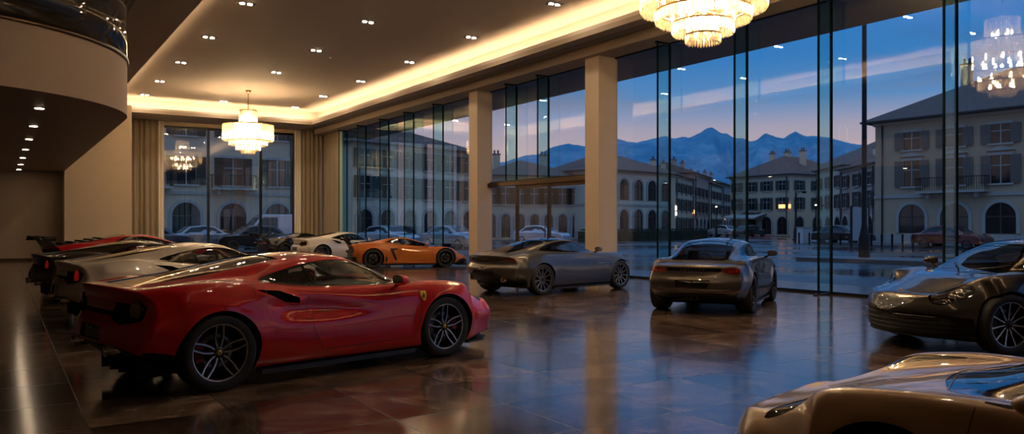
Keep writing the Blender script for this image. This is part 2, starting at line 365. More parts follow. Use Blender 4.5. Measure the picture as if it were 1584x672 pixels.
# ------------------------------------------------------------------ ceiling spots
M_spot = mat('spot_lens', (1, .9, .8), .3, emit=(1, .80, .55), es=230)
M_trimring = mat('spot_housing', (.02, .018, .016), .4, .5)
def twin_spot(x, y, label):
    r = empty('ceiling_spotlight', (x, y, ZT)); tag(r, label, 'light', 'twin spotlights in the raised ceiling')
    b = MB(); b.box(-.22, .22, -.12, .12, -.012, 0, M_trimring); b.build('housing', r)
    for sx in (-.1, .1):
        b = MB(); b.lathe([(.0, -.02), (.056, -.02), (.056, -.012)], M_spot, (sx, 0, 0), n=20); b.build('lamp', r)
    return r
rows = {5.4: 'left row', 8.8: 'middle row', 12.2: 'right row beside the glass'}
ys = [3.6, 8.0, 12.4, 16.75, 21.1, 25.5, 30.0, 34.4, 38.4]
ordn = ['farthest', 'second farthest', 'third farthest', 'fourth farthest', 'fifth farthest', 'sixth farthest', 'seventh farthest', 'eighth farthest', 'nearest']
for x, nm in rows.items():
    yy = [y for y in ys if not (x == 8.8 and y in (34.4, 8.0))]
    for i, y in enumerate(reversed(yy)):
        twin_spot(x, y, f'{ordn[i]} twin ceiling spotlight in the {nm}')
tag(MB().lathe([(0, -.05), (.05, -.05), (.06, 0)], M_ceil, (9.6, 26.3, ZT), n=20).build('smoke_detector'), 'small round detector between the ceiling spotlights', 'detector')
M_spot2 = mat('spot_lens_low', (1, .9, .8), .3, emit=(1, .75, .5), es=25)
for i, y in enumerate((36.9, 33.8, 30.4, 27.0, 23.7, 20.5, 17.3)):
    r = empty('ceiling_spotlight', (.62, y, MZ0)); tag(r, f'{ordn[i] if i < 6 else "nearest"} single spotlight under the mezzanine', 'light', 'single spotlights under the mezzanine')
    MB().box(-.11, .11, -.11, .11, -.008, 0, M_trimring).build('housing', r)
    MB().lathe([(0, -.014), (.075, -.014), (.075, -.008)], M_spot2, n=20).build('lamp', r)
# ------------------------------------------------------------------ chandeliers
M_crys = bpy.data.materials.new('crystal'); M_crys.use_nodes = True
t = M_crys.node_tree; t.nodes.clear(); o_ = N(t, 'ShaderNodeOutputMaterial')
tl = N(t, 'ShaderNodeBsdfTranslucent'); tl.inputs[0].default_value = (.98, .93, .84, 1)
tp = N(t, 'ShaderNodeBsdfTransparent'); tp.inputs[0].default_value = (.92, .86, .74, 1)
gl = N(t, 'ShaderNodeBsdfGlossy', Roughness=.08); gl.inputs[0].default_value = (1, .95, .85, 1)
m1 = N(t, 'ShaderNodeMixShader'); m1.inputs[0].default_value = .38; m2 = N(t, 'ShaderNodeMixShader'); fr = N(t, 'ShaderNodeFresnel', IOR=1.7)
wv = N(t, 'ShaderNodeTexNoise', Scale=14.0, Detail=2.0); tco = N(t, 'ShaderNodeTexCoord'); t.links.new(tco.outputs['Object'], wv.inputs[0])
t.links.new(wv.outputs[0], m1.inputs[0])
t.links.new(tl.outputs[0], m1.inputs[2]); t.links.new(tp.outputs[0], m1.inputs[1]); t.links.new(m1.outputs[0], m2.inputs[1]); t.links.new(gl.outputs[0], m2.inputs[2]); t.links.new(fr.outputs[0], m2.inputs[0]); t.links.new(m2.outputs[0], o_.inputs[0])
M_gold = mat('polished_gold', (.75, .5, .22), .22, 1)
M_bulb = mat('bulb_glow', (1, .85, .6), .4, emit=(1, .71, .40), es=160)
TIERS = [(.36, 6.42, 5.78), (1.04, 5.80, 5.10), (.78, 5.12, 4.90), (.50, 4.92, 4.70), (.28, 4.72, 4.54)]
def chandelier(x, y, label):
    r = empty('chandelier', (x, y, 0)); tag(r, label, 'chandelier')
    b = MB(); b.lathe([(0, ZT-.12), (.05, ZT-.11), (.13, ZT-.02), (.13, ZT)], M_gold, n=24); b.build('ceiling_rose', r)
    b = MB(); b.tube([(0, 0, ZT-.1), (0, 0, 6.4)], .014, M_gold)
    for k in range(18): b.lathe([(.018, -.02), (.03, 0), (.018, .02)], M_gold, (0, 0, 6.45+k*.042), n=8)
    b.build('chain', r)
    rnd = random.Random(3)
    for R, zt, zb in TIERS:
        n = max(28, int(2*PI*R/.05)); vs = []; fs = []
        ring = MB(); ring.lathe([(R-.03, zt-.02), (R+.015, zt-.02), (R+.015, zt+.015), (R-.03, zt+.015)], M_gold, n=64, closed=True)
        if R > .5: ring.lathe([(R*.55, zt), (R*.55+.015, zt), (R*.55+.015, zt+.012), (R*.55, zt+.012)], M_gold, n=48, closed=True)
        for k in range(6):
            a = k*PI/3; ring.tube([(0, 0, zt), (R*math.cos(a), R*math.sin(a), zt)], .008, M_gold, 6)
        tier = MB()
        for k in range(n):
            a = 2*PI*k/n; zz = zb+rnd.uniform(-.006, .012); ca, sa = math.cos(a), math.sin(a); w = .019
            # triangular glass rod, pointed at the foot
            P = [(R+w, 0), (R-w*.6, w), (R-w*.6, -w)]
            vs = [(p*ca-q_*sa, p*sa+q_*ca, z) for z in (zt-.01, zz+.03) for p, q_ in P]+[((R)*ca, R*sa, zz)]
            tier.add(vs, [(0, 1, 4, 3), (1, 2, 5, 4), (2, 0, 3, 5), (3, 4, 6), (4, 5, 6), (5, 3, 6), (0, 2, 1)], M_crys)
        t_o = tier.build('crystal_tier', r); ring.build('tier_ring', t_o)
    if 'bulb' not in MATS:
        b = MB().lathe([(0, -.07), (.022, -.06), (.030, -.02), (.026, .03), (.008, .07), (0, .08)], M_bulb, n=10); q_ = b.build('bulb'); MATS['bulb'] = q_.data; bpy.data.objects.remove(q_)
    for R, z, n in ((.2, 6.05, 6), (.78, 5.42, 14), (.42, 5.35, 8), (.5, 5.0, 8), (.25, 4.82, 5)):
        for k in range(n):
            a = 2*PI*k/n; o = bpy.data.objects.new('bulb', MATS['bulb']); COL.objects.link(o); o.parent = r; o.location = (R*math.cos(a), R*math.sin(a), z)
    return r
chandelier(8.97, 34.7, 'whole tiered crystal chandelier hanging at the rear of the room')
chandelier(9.95, 9.4, 'near crystal chandelier cut off by the top of the picture')
# ------------------------------------------------------------------ car builder
def pchip(pts):
    x = np.array([p[0] for p in pts], float); y = np.array([p[1] for p in pts], float)
    o = np.argsort(x); x, y = x[o], y[o]
    h = np.diff(x); d = np.diff(y)/h; m = np.zeros_like(y)
    for i in range(1, len(x)-1):
        if d[i-1]*d[i] > 0:
            w1, w2 = 2*h[i]+h[i-1], h[i]+2*h[i-1]; m[i] = (w1+w2)/(w1/d[i-1]+w2/d[i])
    m[0], m[-1] = d[0], d[-1]
    def f(q):
        q = np.clip(q, x[0], x[-1]); k = np.clip(np.searchsorted(x, q)-1, 0, len(x)-2)
        t = (q-x[k])/h[k]; t2, t3 = t*t, t*t*t
        return (2*t3-3*t2+1)*y[k]+(t3-2*t2+t)*h[k]*m[k]+(-2*t3+3*t2)*y[k+1]+(t3-t2)*h[k]*m[k+1]
    return f
def curve(pts, sig=.035):
    if isinstance(pts, (int, float)): return lambda q: np.full_like(np.asarray(q, float), float(pts))
    f = pchip(pts); a, b = min(p[0] for p in pts)-.3, max(p[0] for p in pts)+.3
    xs = np.arange(a, b, .01); ys = f(xs)
    if sig:
        k = np.arange(-int(3*sig/.01), int(3*sig/.01)+1)*.01; g = np.exp(-(k/sig)**2/2); g /= g.sum()
        yp = np.pad(ys, len(k)//2, mode='edge'); ys = np.convolve(yp, g, 'valid')
    return lambda q: np.interp(q, xs, ys)
def catmull(P, ns, closed=False):
    P = [np.array(p, float) for p in P]; n = len(P); out = []; idx = []
    rng = range(n if closed else n-1)
    for i in rng:
        p1, p2 = P[i], P[(i+1) % n]
        p0 = P[i-1] if (i > 0 or closed) else 2*p1-p2
        p3 = P[(i+2) % n] if (i+2 < n or closed) else 2*p2-p1
        k = ns[i] if isinstance(ns, (list, tuple)) else ns
        a, b_, c = [max(np.linalg.norm(v), 1e-6)**.5 for v in (p1-p0, p2-p1, p3-p2)]
        m1 = (p2-p1)/b_-(p2-p0)/(a+b_)+(p1-p0)/a; m2 = (p3-p2)/c-(p3-p1)/(b_+c)+(p2-p1)/b_
        m1 = m1*b_; m2 = m2*b_
        for j in range(k):
            t = j/k; t2, t3 = t*t, t**3
            out.append((2*t3-3*t2+1)*p1+(t3-2*t2+t)*m1+(-2*t3+3*t2)*p2+(t3-t2)*m2); idx.append(i+t)
    if not closed: out.append(P[-1]); idx.append(n-1)
    return np.array(out), np.array(idx)
def sstep(a, b, x):
    t = np.clip((x-a)/(b-a), 0, 1); return t*t*(3-2*t)
def bump1(x, c, w): return np.exp(-((x-c)/w)**2)
NS = [3, 2, 3, 9, 10, 7, 12, 6, 6]
def car_surface(sp):
    """returns full closed surface bmesh of the body"""
    C_ = {k: curve(v, sp.get('sig', .035)) for k, v in sp['c'].items()}
    x0, x1 = sp['x0'], sp['x1']; n = 120
    u = np.linspace(0, 1, n); xs = x0+(x1-x0)*(u-.035*np.sin(4*PI*u)/ (1.0))
    rows = []; segs = None
    for x in xs:
        g = {k: float(f(x)) for k, f in C_.items()}
        P = [(0, g['zb']), (g['ws']*.6, g['zb']), (g['ws']*.94, g['zb']), (g['ws'], g['zs']), (g['wm'], g['zm']), (g['wh'], g['zh']),
             (g['wg'], g['zg']), (g['wr'], g['zr']), (g['wr']*.55, g['zt']-(g['zt']-g['zr'])*.27), (0, g['zt'])]
        r, idx = catmull(P, NS)
        for _ in range(sp.get('smooth', 2)):
            q = r.copy(); q[1:-1] = .25*r[:-2]+.5*r[1:-1]+.25*r[2:]; q[0, 1] = r[0, 1]; q[-1, 1] = .5*r[-1, 1]+.5*r[-2, 1]; r = q
        rows.append(r); segs = idx
    m = len(segs)
    Y = np.array([r[:, 0] for r in rows]); Z = np.array([r[:, 1] for r in rows]); X = np.repeat(xs[:, None], m, 1); T = np.repeat(segs[None, :], n, 0)
    def cap(i, sgn, rad):
        y, z = Y[i], Z[i]; zc = .5*(z.min()+z.max()); out = []
        d = np.hypot(y, z-zc)+1e-6; rr = np.interp(z, [z.min(), z.max()], rad)
        sc_prev = None
        for k in range(1, 5):
            a = k/4*PI/2; s = 1-rr*(1-np.cos(a))/d; out.append((X[i]+sgn*rr*np.sin(a), y*s, zc+(z-zc)*s))
        s0 = 1-rr/d
        for k in range(1, 15):
            s = s0*(1-k/15); out.append((X[i]+sgn*rr*(1-.0*k), y*s, zc+(z-zc)*s))
        xm = float(np.mean(out[-1][0]))
        # even out the bulge differences of unequal radii towards the middle
        return out, (xm, zc)
    tailr, tc_ = cap(0, -1, sp['rt']); noser, nc_ = cap(n-1, 1, sp['rn'])
    XX = np.vstack([np.array([r[0] for r in tailr[::-1]]), X, np.array([r[0] for r in noser])])
    YY = np.vstack([np.array([r[1] for r in tailr[::-1]]), Y, np.array([r[1] for r in noser])])
    ZZ = np.vstack([np.array([r[2] for r in tailr[::-1]]), Z, np.array([r[2] for r in noser])])
    TT = np.vstack([T[:18], T, T[:18]])
    # sculpting
    tz, nz = curve(sp['tail'], .02), curve(sp['nose'], .02)
    wT = 1-sstep(x0, x0+sp.get('tl', .55), XX); wN = sstep(x1-sp.get('nl', .7), x1, XX)
    side = sstep(3.2, 3.8, TT)*(1-sstep(6.0, 6.8, TT))
    arch = np.zeros_like(XX)
    for xa, R in ((sp['xr'], sp['Rr']), (sp['xf'], sp['Rf'])):
        rr = np.hypot(XX-xa, ZZ-sp['zc']); arch += sp.get('flare', .022)*np.exp(-((rr-R)/.07)**2)*sstep(sp['zc']-.25, sp['zc'], ZZ)
    YY = YY+arch*side*sstep(.4, .7, YY)
    if sp.get('sculpt'):
        dx, dy, dz = sp['sculpt'](XX, YY, ZZ, TT, side); XX, YY, ZZ = XX+dx, YY+dy, ZZ+dz
    kt, pt = sp['plan_t']; kn, pn = sp['plan_n']
    XX = XX+wT*(tz(ZZ)+kt*np.abs(YY)**pt)-wN*(nz(ZZ)+kn*np.abs(YY)**pn)
    bm = bmesh.new(); R_, M_ = XX.shape; V = {}
    for i in range(R_):
        for j in range(M_):
            a = bm.verts.new((XX[i, j], YY[i, j], ZZ[i, j])); V[i, j, 1] = a
            V[i, j, -1] = a if j in (0, M_-1) else bm.verts.new((XX[i, j], -YY[i, j], ZZ[i, j]))
    for i in range(R_-1):
        for j in range(M_-1):
            for s in (1, -1):
                f = [V[i, j, s], V[i+1, j, s], V[i+1, j+1, s], V[i, j+1, s]]
                bm.faces.new(f if s > 0 else f[::-1])
    for i, e in ((0, tc_), (R_-1, nc_)):
        ring = [V[i, j, 1] for j in range(M_)]+[V[i, j, -1] for j in range(M_-2, 0, -1)]
        f = bm.faces.new(ring if i else ring[::-1])
    bmesh.ops.recalc_face_normals(bm, faces=bm.faces)
    bm.faces.ensure_lookup_table(); bm.normal_update(); top = max(bm.faces, key=lambda f: f.calc_center_median().z)
    if top.normal.z < 0: bmesh.ops.reverse_faces(bm, faces=bm.faces)
    for f in bm.faces: f.smooth = True
    bm.normal_update()
    return bm
def in_poly(poly, a, b):
    c = False; n = len(poly); j = n-1
    for i in range(n):
        xi, yi = poly[i]; xj, yj = poly[j]
        if (yi > b) != (yj > b) and a < (xj-xi)*(b-yi)/(yj-yi)+xi: c = not c
        j = i
    return c
AX = {'y': (0, 2), 'z': (0, 1), 'x': (1, 2)}
def knife(bm, poly, axis, cond):
    """cut the outline of poly into the faces that meet cond; returns faces inside"""
    ia, ib = AX[axis]; pa = [p[0] for p in poly]; pb = [p[1] for p in poly]
    A0, A1, B0, B1 = min(pa), max(pa), min(pb), max(pb)
    def bb(f):
        a = [v.co[ia] for v in f.verts]; b_ = [v.co[ib] for v in f.verts]; return min(a), max(a), min(b_), max(b_)
    cand = []
    for f in bm.faces:
        c = f.verts[0].co
        if A0-.15 < c[ia] < A1+.15 and B0-.15 < c[ib] < B1+.15:
            q = bb(f)
            if q[1] >= A0 and q[0] <= A1 and q[3] >= B0 and q[2] <= B1 and cond(f.calc_center_median(), f.normal): cand.append(f)
    cand = set(cand); n = len(poly); e_ = 1e-4
    for i in range(n):
        p, q = poly[i], poly[(i+1) % n]
        if abs(p[0]-q[0])+abs(p[1]-q[1]) < 1e-5: continue
        a0, a1, b0, b1 = min(p[0], q[0])-e_, max(p[0], q[0])+e_, min(p[1], q[1])-e_, max(p[1], q[1])+e_
        sub = []
        for f in cand:
            w = bb(f)
            if w[1] >= a0 and w[0] <= a1 and w[3] >= b0 and w[2] <= b1: sub.append(f)
        if not sub: continue
        no = [0, 0, 0]; no[ia] = q[1]-p[1]; no[ib] = -(q[0]-p[0]); co = [0, 0, 0]; co[ia], co[ib] = p
        es = set(e for f in sub for e in f.edges); vs = set(v for f in sub for v in f.verts)
        r = bmesh.ops.bisect_plane(bm, geom=list(sub)+list(es)+list(vs), plane_co=co, plane_no=no, dist=1e-5)
        for g in r['geom']:
            if isinstance(g, bmesh.types.BMFace) and g.is_valid: cand.add(g)
        cand = set(f for f in cand if f.is_valid)
    res = []
    for f in cand:
        c = f.calc_center_median()
        if in_poly(poly, c[ia], c[ib]): res.append(f)
    return res
def smooth_poly(pts, k=4): return [tuple(p) for p in catmull(pts, k, True)[0]]
def circle(cx, cy, r, n=28, ry=None): return [(cx+r*math.cos(2*PI*i/n), cy+(ry or r)*math.sin(2*PI*i/n)) for i in range(n)]
def faces_to_obj(name, faces, m, parent, depth=0.0, wallm=None):
    vm = {}; vs = []; fs = []; b = MB()
    fset = set(faces)
    for f in faces:
        for v in f.verts:
            if v not in vm: vm[v] = len(vs); vs.append(v.co-v.normal*depth)
        fs.append(tuple(vm[v] for v in f.verts))
    b.add(vs, fs, m, True)
    if depth > .004:
        wv_, wf = [], []
        for f in faces:
            for e in f.edges:
                if sum(1 for g in e.link_faces if g in fset) == 1:
                    v1, v2 = e.verts; o = len(wv_)
                    wv_ += [v1.co, v2.co, v2.co-v2.normal*depth, v1.co-v1.normal*depth]; wf.append((o, o+1, o+2, o+3))
        b.add(wv_, wf, wallm or m, False)
    me = bpy.data.meshes.new(name); me.from_pydata([tuple(v) for v in b.v], [], b.f)
    for x in b.mats: me.materials.append(x)
    me.polygons.foreach_set('material_index', b.m); me.polygons.foreach_set('use_smooth', b.sm); me.update()
    o = bpy.data.objects.new(name, me); COL.objects.link(o); o.parent = parent
    return o
M_tyre = mat('tyre_rubber', (.012, .012, .013), .6, noise=(40, .2))
M_liner = mat('wheel_well_liner', (.006, .006, .006), .9)
M_alloy = mat('machined_alloy', (.42, .41, .40), .28, .95)
M_alloyd = mat('dark_alloy', (.05, .05, .052), .3, .9)
M_disc = mat('brake_steel', (.16, .15, .15), .4, .9)
M_int = mat('cabin_leather', (.018, .015, .013), .6)
M_int2 = mat('seat_leather', (.05, .035, .028), .55)
M_gloss = mat('gloss_black', (.006, .006, .007), .08, coat=.6)
M_mesh = mat('black_mesh', (.006, .006, .006), .55, bump=(160, .8))
M_wind = glass('car_window_glass', (.50, .54, .55), ior=1.6, boost=1.3)
M_tint = glass('car_rear_glass', (.22, .22, .22), ior=1.6, boost=1.5)
M_lens = glass('lamp_lens', (.85, .85, .85), ior=1.55, boost=1.3)
M_chrome = mat('chrome', (.75, .74, .72), .12, 1)
M_redl = mat('red_lamp_lens', (.35, .005, .004), .12, coat=1, emit=(1, .02, .01), es=.06)
M_redd = mat('dark_red_lamp_lens', (.09, .004, .004), .12, coat=1)
M_yel = mat('yellow_enamel', (.85, .55, .02), .3, coat=.5)
def spoke(b, prof, ang, y0, y1, dy, m, thick=.02):
    """prof: (radius, lateral, halfwidth) along the spoke; face near y0 (rim) .. y1 (hub)"""
    n = len(prof); vs = []; ca, sa = math.cos(ang), math.sin(ang); R0, R1 = prof[0][0], prof[-1][0]
    for r, l, w in prof:
        y = y1+(y0-y1)*((r-R0)/(R1-R0))**1.5
        for lat, yy in ((l-w, y), (l+w, y), (l+w*1.1, y-thick), (l-w*1.1, y-thick)):
            vs.append((r*sa+lat*ca, yy*dy, r*ca-lat*sa))
    fs = [(4*i+j, 4*i+(j+1) % 4, 4*i+4+(j+1) % 4, 4*i+4+j) for i in range(n-1) for j in range(4)]+[(0, 1, 2, 3), (4*n-1, 4*n-2, 4*n-3, 4*n-4)]
    b.add(vs, fs, m)
def make_wheel(parent, name, x, side, R, w, zc, style, rimR, hubm=None, spokem=None, phase=0.0, calm=None, inset=0.0, yc=.8):
    """side = +1 left (y>0) / -1 right"""
    r = MB()
    r.lathe([(rimR-.005, w*.42), (rimR+.012, w*.47), (R-.035, w*.5), (R-.012, w*.44), (R, w*.33), (R, -w*.33), (R-.012, -w*.44), (R-.035, -w*.5), (rimR, -w*.45)], M_tyre, axis='y', n=56)
    wheel = r.build(name, parent); wheel.location = (x, side*yc, zc)
    sm = spokem or M_alloy; b = MB(); o = side
    b.lathe([(rimR-.014, w*.40*o), (rimR+.004, w*.44*o), (rimR+.006, w*.40*o)], sm, axis='y', n=56)
    b.lathe([(rimR-.014, w*.40*o), (rimR-.02, w*.34*o), (rimR-.035, w*.1*o), (rimR-.04, -w*.4*o)], M_alloyd, axis='y', n=56)
    yo, yh = w*.40, w*.30
    if style == 'double5':
        for k in range(5):
            a = 2*PI*k/5+phase
            for s in (-1, 1):
                spoke(b, [(.045, s*.014, .008), (.09, s*.030, .007), (.14, s*.037, .006), (.19, s*.036, .006), (rimR-.008, s*.029, .007)], a, yo, yh, o, sm)
            for s in (-1, 1):   # dark flank inside each pair
                spoke(b, [(.045, s*.010, .006), (.09, s*.022, .007), (.14, s*.028, .006), (.19, s*.028, .006), (rimR-.01, s*.021, .006)], a, yo-.012, yh-.012, o, M_alloyd)
    elif style == 'multi':
        for k in range(11):
            spoke(b, [(.045, 0, .007), (.13, 0, .006), (rimR-.008, 0, .0085)], 2*PI*k/11+phase, yo, yh, o, sm)
            spoke(b, [(.045, 0, .012), (.13, 0, .010), (rimR-.01, 0, .014)], 2*PI*k/11+phase, yo-.01, yh-.01, o, M_alloyd)
    elif style == 'ten':
        for k in range(5):
            a = 2*PI*k/5+phase
            for s in (-1, 1): spoke(b, [(.045, s*.012, .009), (.12, s*.034, .008), (rimR-.008, s*.062, .009)], a, yo, yh, o, sm)
    else:   # y-spokes
        for k in range(5):
            a = 2*PI*k/5+phase
            spoke(b, [(.04, 0, .02), (.10, 0, .017), (.15, 0, .014)], a, yo-.004, yh, o, sm)
            for s in (-1, 1): spoke(b, [(.12, s*.006, .010), (.17, s*.022, .009), (rimR-.008, s*.06, .009)], a, yo, yo-.012, o, sm)
    b.lathe([(0, (yh+.004)*o), (.05, (yh+.002)*o), (.058, (yh-.02)*o)], M_alloyd, axis='y', n=24)
    for k in range(5):
        a = 2*PI*(k+.5)/5+phase; b.lathe([(0, (yh+.008)*o), (.008, (yh+.008)*o), (.009, (yh-.0)*o)], M_disc, (.042*math.sin(a), 0, .042*math.cos(a)), axis='y', n=8)
    b.build('rim', wheel)
    d = MB(); d.lathe([(.09, .02*o), (.19, .02*o), (.19, -.012*o), (.09, -.012*o)], M_disc, axis='y', n=40, closed=True); d.lathe([(0, .03*o), (.09, .03*o), (.09, -.0*o)], M_alloyd, axis='y', n=24)
    d.build('brake_disc', wheel)
    cb = MB(); aa = -.5 if x > 0 else .5
    for a in np.linspace(PI*.5+.35, PI*.5-.35, 5)[:-1]:
        a = a+aa*3.0; cb.obox((.17*math.cos(a), .02*o, .17*math.sin(a)), (.028*math.sin(a), 0, -.028*math.cos(a)), (0, .035, 0), (.035*math.cos(a), 0, .035*math.sin(a)), calm or M_alloyd)
    cb.build('brake_caliper', wheel)
    h = MB(); h.lathe([(0, (yh+.016)*o), (.022, (yh+.014)*o), (.026, (yh+.006)*o), (.026, yh*o)], hubm or M_alloyd, axis='y', n=24)
    if hubm is M_yel:
        hb = [(-.007, -.012), (-.001, -.004), (-.009, -.003), (-.006, .004), (.0, .012), (.006, .008), (.002, .003), (.009, -.003), (.005, -.012)]
        h.add([(p[0], (yh+.018)*o, p[1]) for p in hb], [tuple(range(len(hb)))], M_black)
    h.build('hub_cap', wheel)
    return wheel
def make_seat(parent, x, y, m, s=1):
    b = MB()
    b.obox((x, y, .36), (.25, 0, .02), (0, .22, 0), (0, 0, .07), m)
    b.obox((x-.30, y, .62), (.05, 0, .012), (0, .21, 0), (-.10, 0, .30), m)
    for q in (-.2, .2): b.obox((x-.26, y+q, .60), (.075, 0, .01), (0, .04, 0), (-.09, 0, .26), m)
    b.obox((x-.42, y, .97), (.04, 0, .01), (0, .11, 0), (-.01, 0, .08), m)
    return b.build('seat', parent, bevel=.03)
def make_mirror(parent, p, side, m, fw=1):
    x, y, z = p; b = MB(); prof = []
    # teardrop housing: rounded shell, flat glass at the rear
    vs = []; fs = []; K = 14
    rings = [(-.055, 1.0), (-.03, 1.04), (.0, .98), (.04, .78), (.07, .45), (.085, .12)]
    for dx, s in rings:
        for k in range(K):
            a = 2*PI*k/K; cy, sz = math.cos(a), math.sin(a); n_ = (abs(cy)**3+abs(sz)**3)**(-1/3)
            vs.append((x+dx, side*(y+.09)+cy*n_*.09*s, z+.02+sz*n_*.055*s))
    for i in range(len(rings)-1):
        for k in range(K): fs.append((i*K+k, i*K+(k+1) % K, (i+1)*K+(k+1) % K, (i+1)*K+k))
    fs.append(tuple((len(rings)-1)*K+k for k in range(K)))
    b.add(vs, fs, m, True)
    b.tube([(x-.0, side*(y-.06), z-.06), (x+.0, side*(y+.06), z-.015)], [.022, .018], M_gloss, 8)
    o = b.build('door_mirror', parent)
    g = MB(); g.add([(vs[k][0]-.001, vs[k][1], vs[k][2]) for k in range(K)], [tuple(range(K))], M_chrome); g.build('mirror_glass', o)
    return o
def seam_ribbon(bvh, pts, axis, side, w=.004, closed=False):
    """dark shut line projected on the body; pts in 2D"""
    P = []; N_ = []
    dense = []
    k = len(pts)
    for i in range(k if closed else k-1):
        a, b_ = np.array(pts[i]), np.array(pts[(i+1) % k]); m = max(1, int(np.linalg.norm(b_-a)/.03))
        for j in range(m): dense.append(a+(b_-a)*j/m)
    dense.append(np.array(pts[0] if closed else pts[-1]))
    for p in dense:
        if axis == 'y': o, d = Vector((p[0], side*2, p[1])), Vector((0, -side, 0))
        elif axis == 'z': o, d = Vector((p[0], p[1]*side, 3)), Vector((0, 0, -1))
        else: o, d = Vector((side*5, p[0], p[1])), Vector((-side, 0, 0))
        h = bvh.ray_cast(o, d)
        if h[0] is not None: P.append(h[0]); N_.append(h[1])
    vs, fs = [], []
    for i, p in enumerate(P):
        t_ = (P[min(i+1, len(P)-1)]-P[max(i-1, 0)]); t_ = t_.normalized() if t_.length > 1e-9 else Vector((1, 0, 0)); s_ = N_[i].cross(t_).normalized()
        vs += [p+s_*w/2+N_[i]*.0015, p-s_*w/2+N_[i]*.0015]
    for i in range(len(P)-1): fs.append((2*i, 2*i+1, 2*i+3, 2*i+2))
    return vs, fs
def build_car(sp, paint, name='sports_car', only=None):
    root = empty(name)
    bm = car_surface(sp)
    # wheel arches
    wi = sp.get('well', .58)
    for xa, R in ((sp['xr'], sp['Rr']), (sp['xf'], sp['Rf'])):
        zc = sp['zc']; poly = [(xa+R*math.cos(a), zc+R*math.sin(a)) for a in np.linspace(-.55, PI+.55, 40)]
        poly = [(xa+R*.86, -.3)]+poly+[(xa-R*.86, -.3)]
        for s in (1, -1):
            fs = knife(bm, poly, 'y', lambda c, n, s=s: c.y*s > wi+.02 and c.z < 1.0)
            fs = [f for f in fs if f.is_valid and (f.normal.y*s > .12 or f.normal.z < -.3 or f.calc_center_median().z < zc+R*.8)]
            bmesh.ops.delete(bm, geom=fs, context='FACES')
    bm.normal_update()
    bvh = BVHTree.FromBMesh(bm)
    lay = bm.faces.layers.int.new('pid')
    pan = []
    for pd in sp['panels']:
        nm, poly, axis = pd['n'], pd['p'], pd['a']; th = pd.get('t', .25); lim = pd.get('lim')
        if pd.get('s'): poly = smooth_poly(poly, pd.get('k', 4))
        sides = (1, -1) if pd.get('mir', axis != 'x' and axis == 'y') else (1,)
        for s in sides:
            pid = len(pan)+1
            if axis == 'y': cond = lambda c, n, s=s: n.y*s > th and c.y*s > 0 and (lim is None or lim(c)); pp = poly
            elif axis == 'z': cond = lambda c, n: n.z > th and c.z > .45 and (lim is None or lim(c)); pp = [(a, b_*s) for a, b_ in poly]
            elif pd.get('dir', -1) < 0: cond = lambda c, n: n.x < -th and c.x < sp['xr'] and (lim is None or lim(c)); pp = [(a*s, b_) for a, b_ in poly]
            else: cond = lambda c, n: n.x > th and c.x > 0 and (lim is None or lim(c)); pp = [(a*s, b_) for a, b_ in poly]
            for f in knife(bm, pp, axis, cond): f[lay] = pid
            pan.append((pd, s))
    bm.normal_update()
    groups = {}
    for f in bm.faces: groups.setdefault(f[lay], []).append(f)
    parts = {}
    for pid, fs in groups.items():
        if pid == 0: continue
        pd, s = pan[pid-1]
        o = faces_to_obj(pd['n'], fs, MATS[pd['m']] if pd['m'] != 'PAINT' else paint, root, pd.get('d', .003), MATS.get(pd.get('wm')) if pd.get('wm') else None)
        if pd.get('label'): o['label'] = pd['label']
        parts.setdefault(pd['n'], []).append((o, s, pd))
    # body
    fs = groups[0]; vm = {}; b = MB(); vs = []; P_, D_, I_ = [], [], []
    cx0, cx1 = sp['cabin']; zi = sp.get('zint', .72)
    for f in fs:
        for v in f.verts:
            if v not in vm: vm[v] = len(vs); vs.append(v.co.copy())
    inner = {}; iv = []
    for f in fs:
        t = tuple(vm[v] for v in f.verts); c = f.calc_center_median()
        (D_ if f.normal.z < -.6 and c.z < .42 else P_).append(t)
        if cx0 < c.x < cx1 and c.z > zi:
            q = []
            for v in f.verts:
                if v not in inner: inner[v] = len(vs)+len(iv); iv.append(v.co-v.normal*.02)
                q.append(inner[v])
            I_.append(tuple(q[::-1]))
    allv = vs+iv
    b.v = [tuple(v) for v in allv]
    for lst, m in ((P_, paint), (D_, M_black), (I_, M_int)):
        i = b.mi(m)
        for f in lst: b.f.append(f); b.m.append(i); b.sm.append(True)
    # wheel wells
    for xa, R in ((sp['xr'], sp['Rr']), (sp['xf'], sp['Rf'])):
        for s in (1, -1):
            ring = []
            for e in bm.edges:
                if len(e.link_faces) == 1:
                    v1, v2 = e.verts
                    if all(abs(v.co.x-xa) < R+.02 and v.co.y*s > wi and v.co.z > sp['zc']-.25 and abs(math.hypot(v.co.x-xa, v.co.z-sp['zc'])-R) < .02 for v in (v1, v2)): ring.append((v1.co, v2.co))
            wv_, wf = [], []
            for a, c in ring:
                o = len(wv_); wv_ += [a, c, (c.x, s*wi, c.z), (a.x, s*wi, a.z)]; wf.append((o, o+1, o+2, o+3))
            b.add(wv_, wf, M_liner)
            k = 24; dv = [(xa+(R+.01)*math.cos(a), s*wi, max(sp['zc']+(R+.01)*math.sin(a), .14)) for a in np.linspace(-.4, PI+.4, k)]
            b.add(dv, [tuple(range(k))], M_liner)
    for sm_ in sp.get('seams', []):
        for s in ((1, -1) if sm_.get('mir', True) else (1,)):
            v_, f_ = seam_ribbon(bvh, sm_['p'], sm_['a'], s if sm_['a'] != 'x' else sm_.get('dir', -1), sm_.get('w', .005), sm_.get('c', False))
            b.add(v_, f_, M_black)
    me = bpy.data.meshes.new('body'); me.from_pydata([tuple(v) for v in b.v], [], b.f)
    for x in b.mats: me.materials.append(x)
    me.polygons.foreach_set('material_index', b.m); me.polygons.foreach_set('use_smooth', b.sm); me.update()
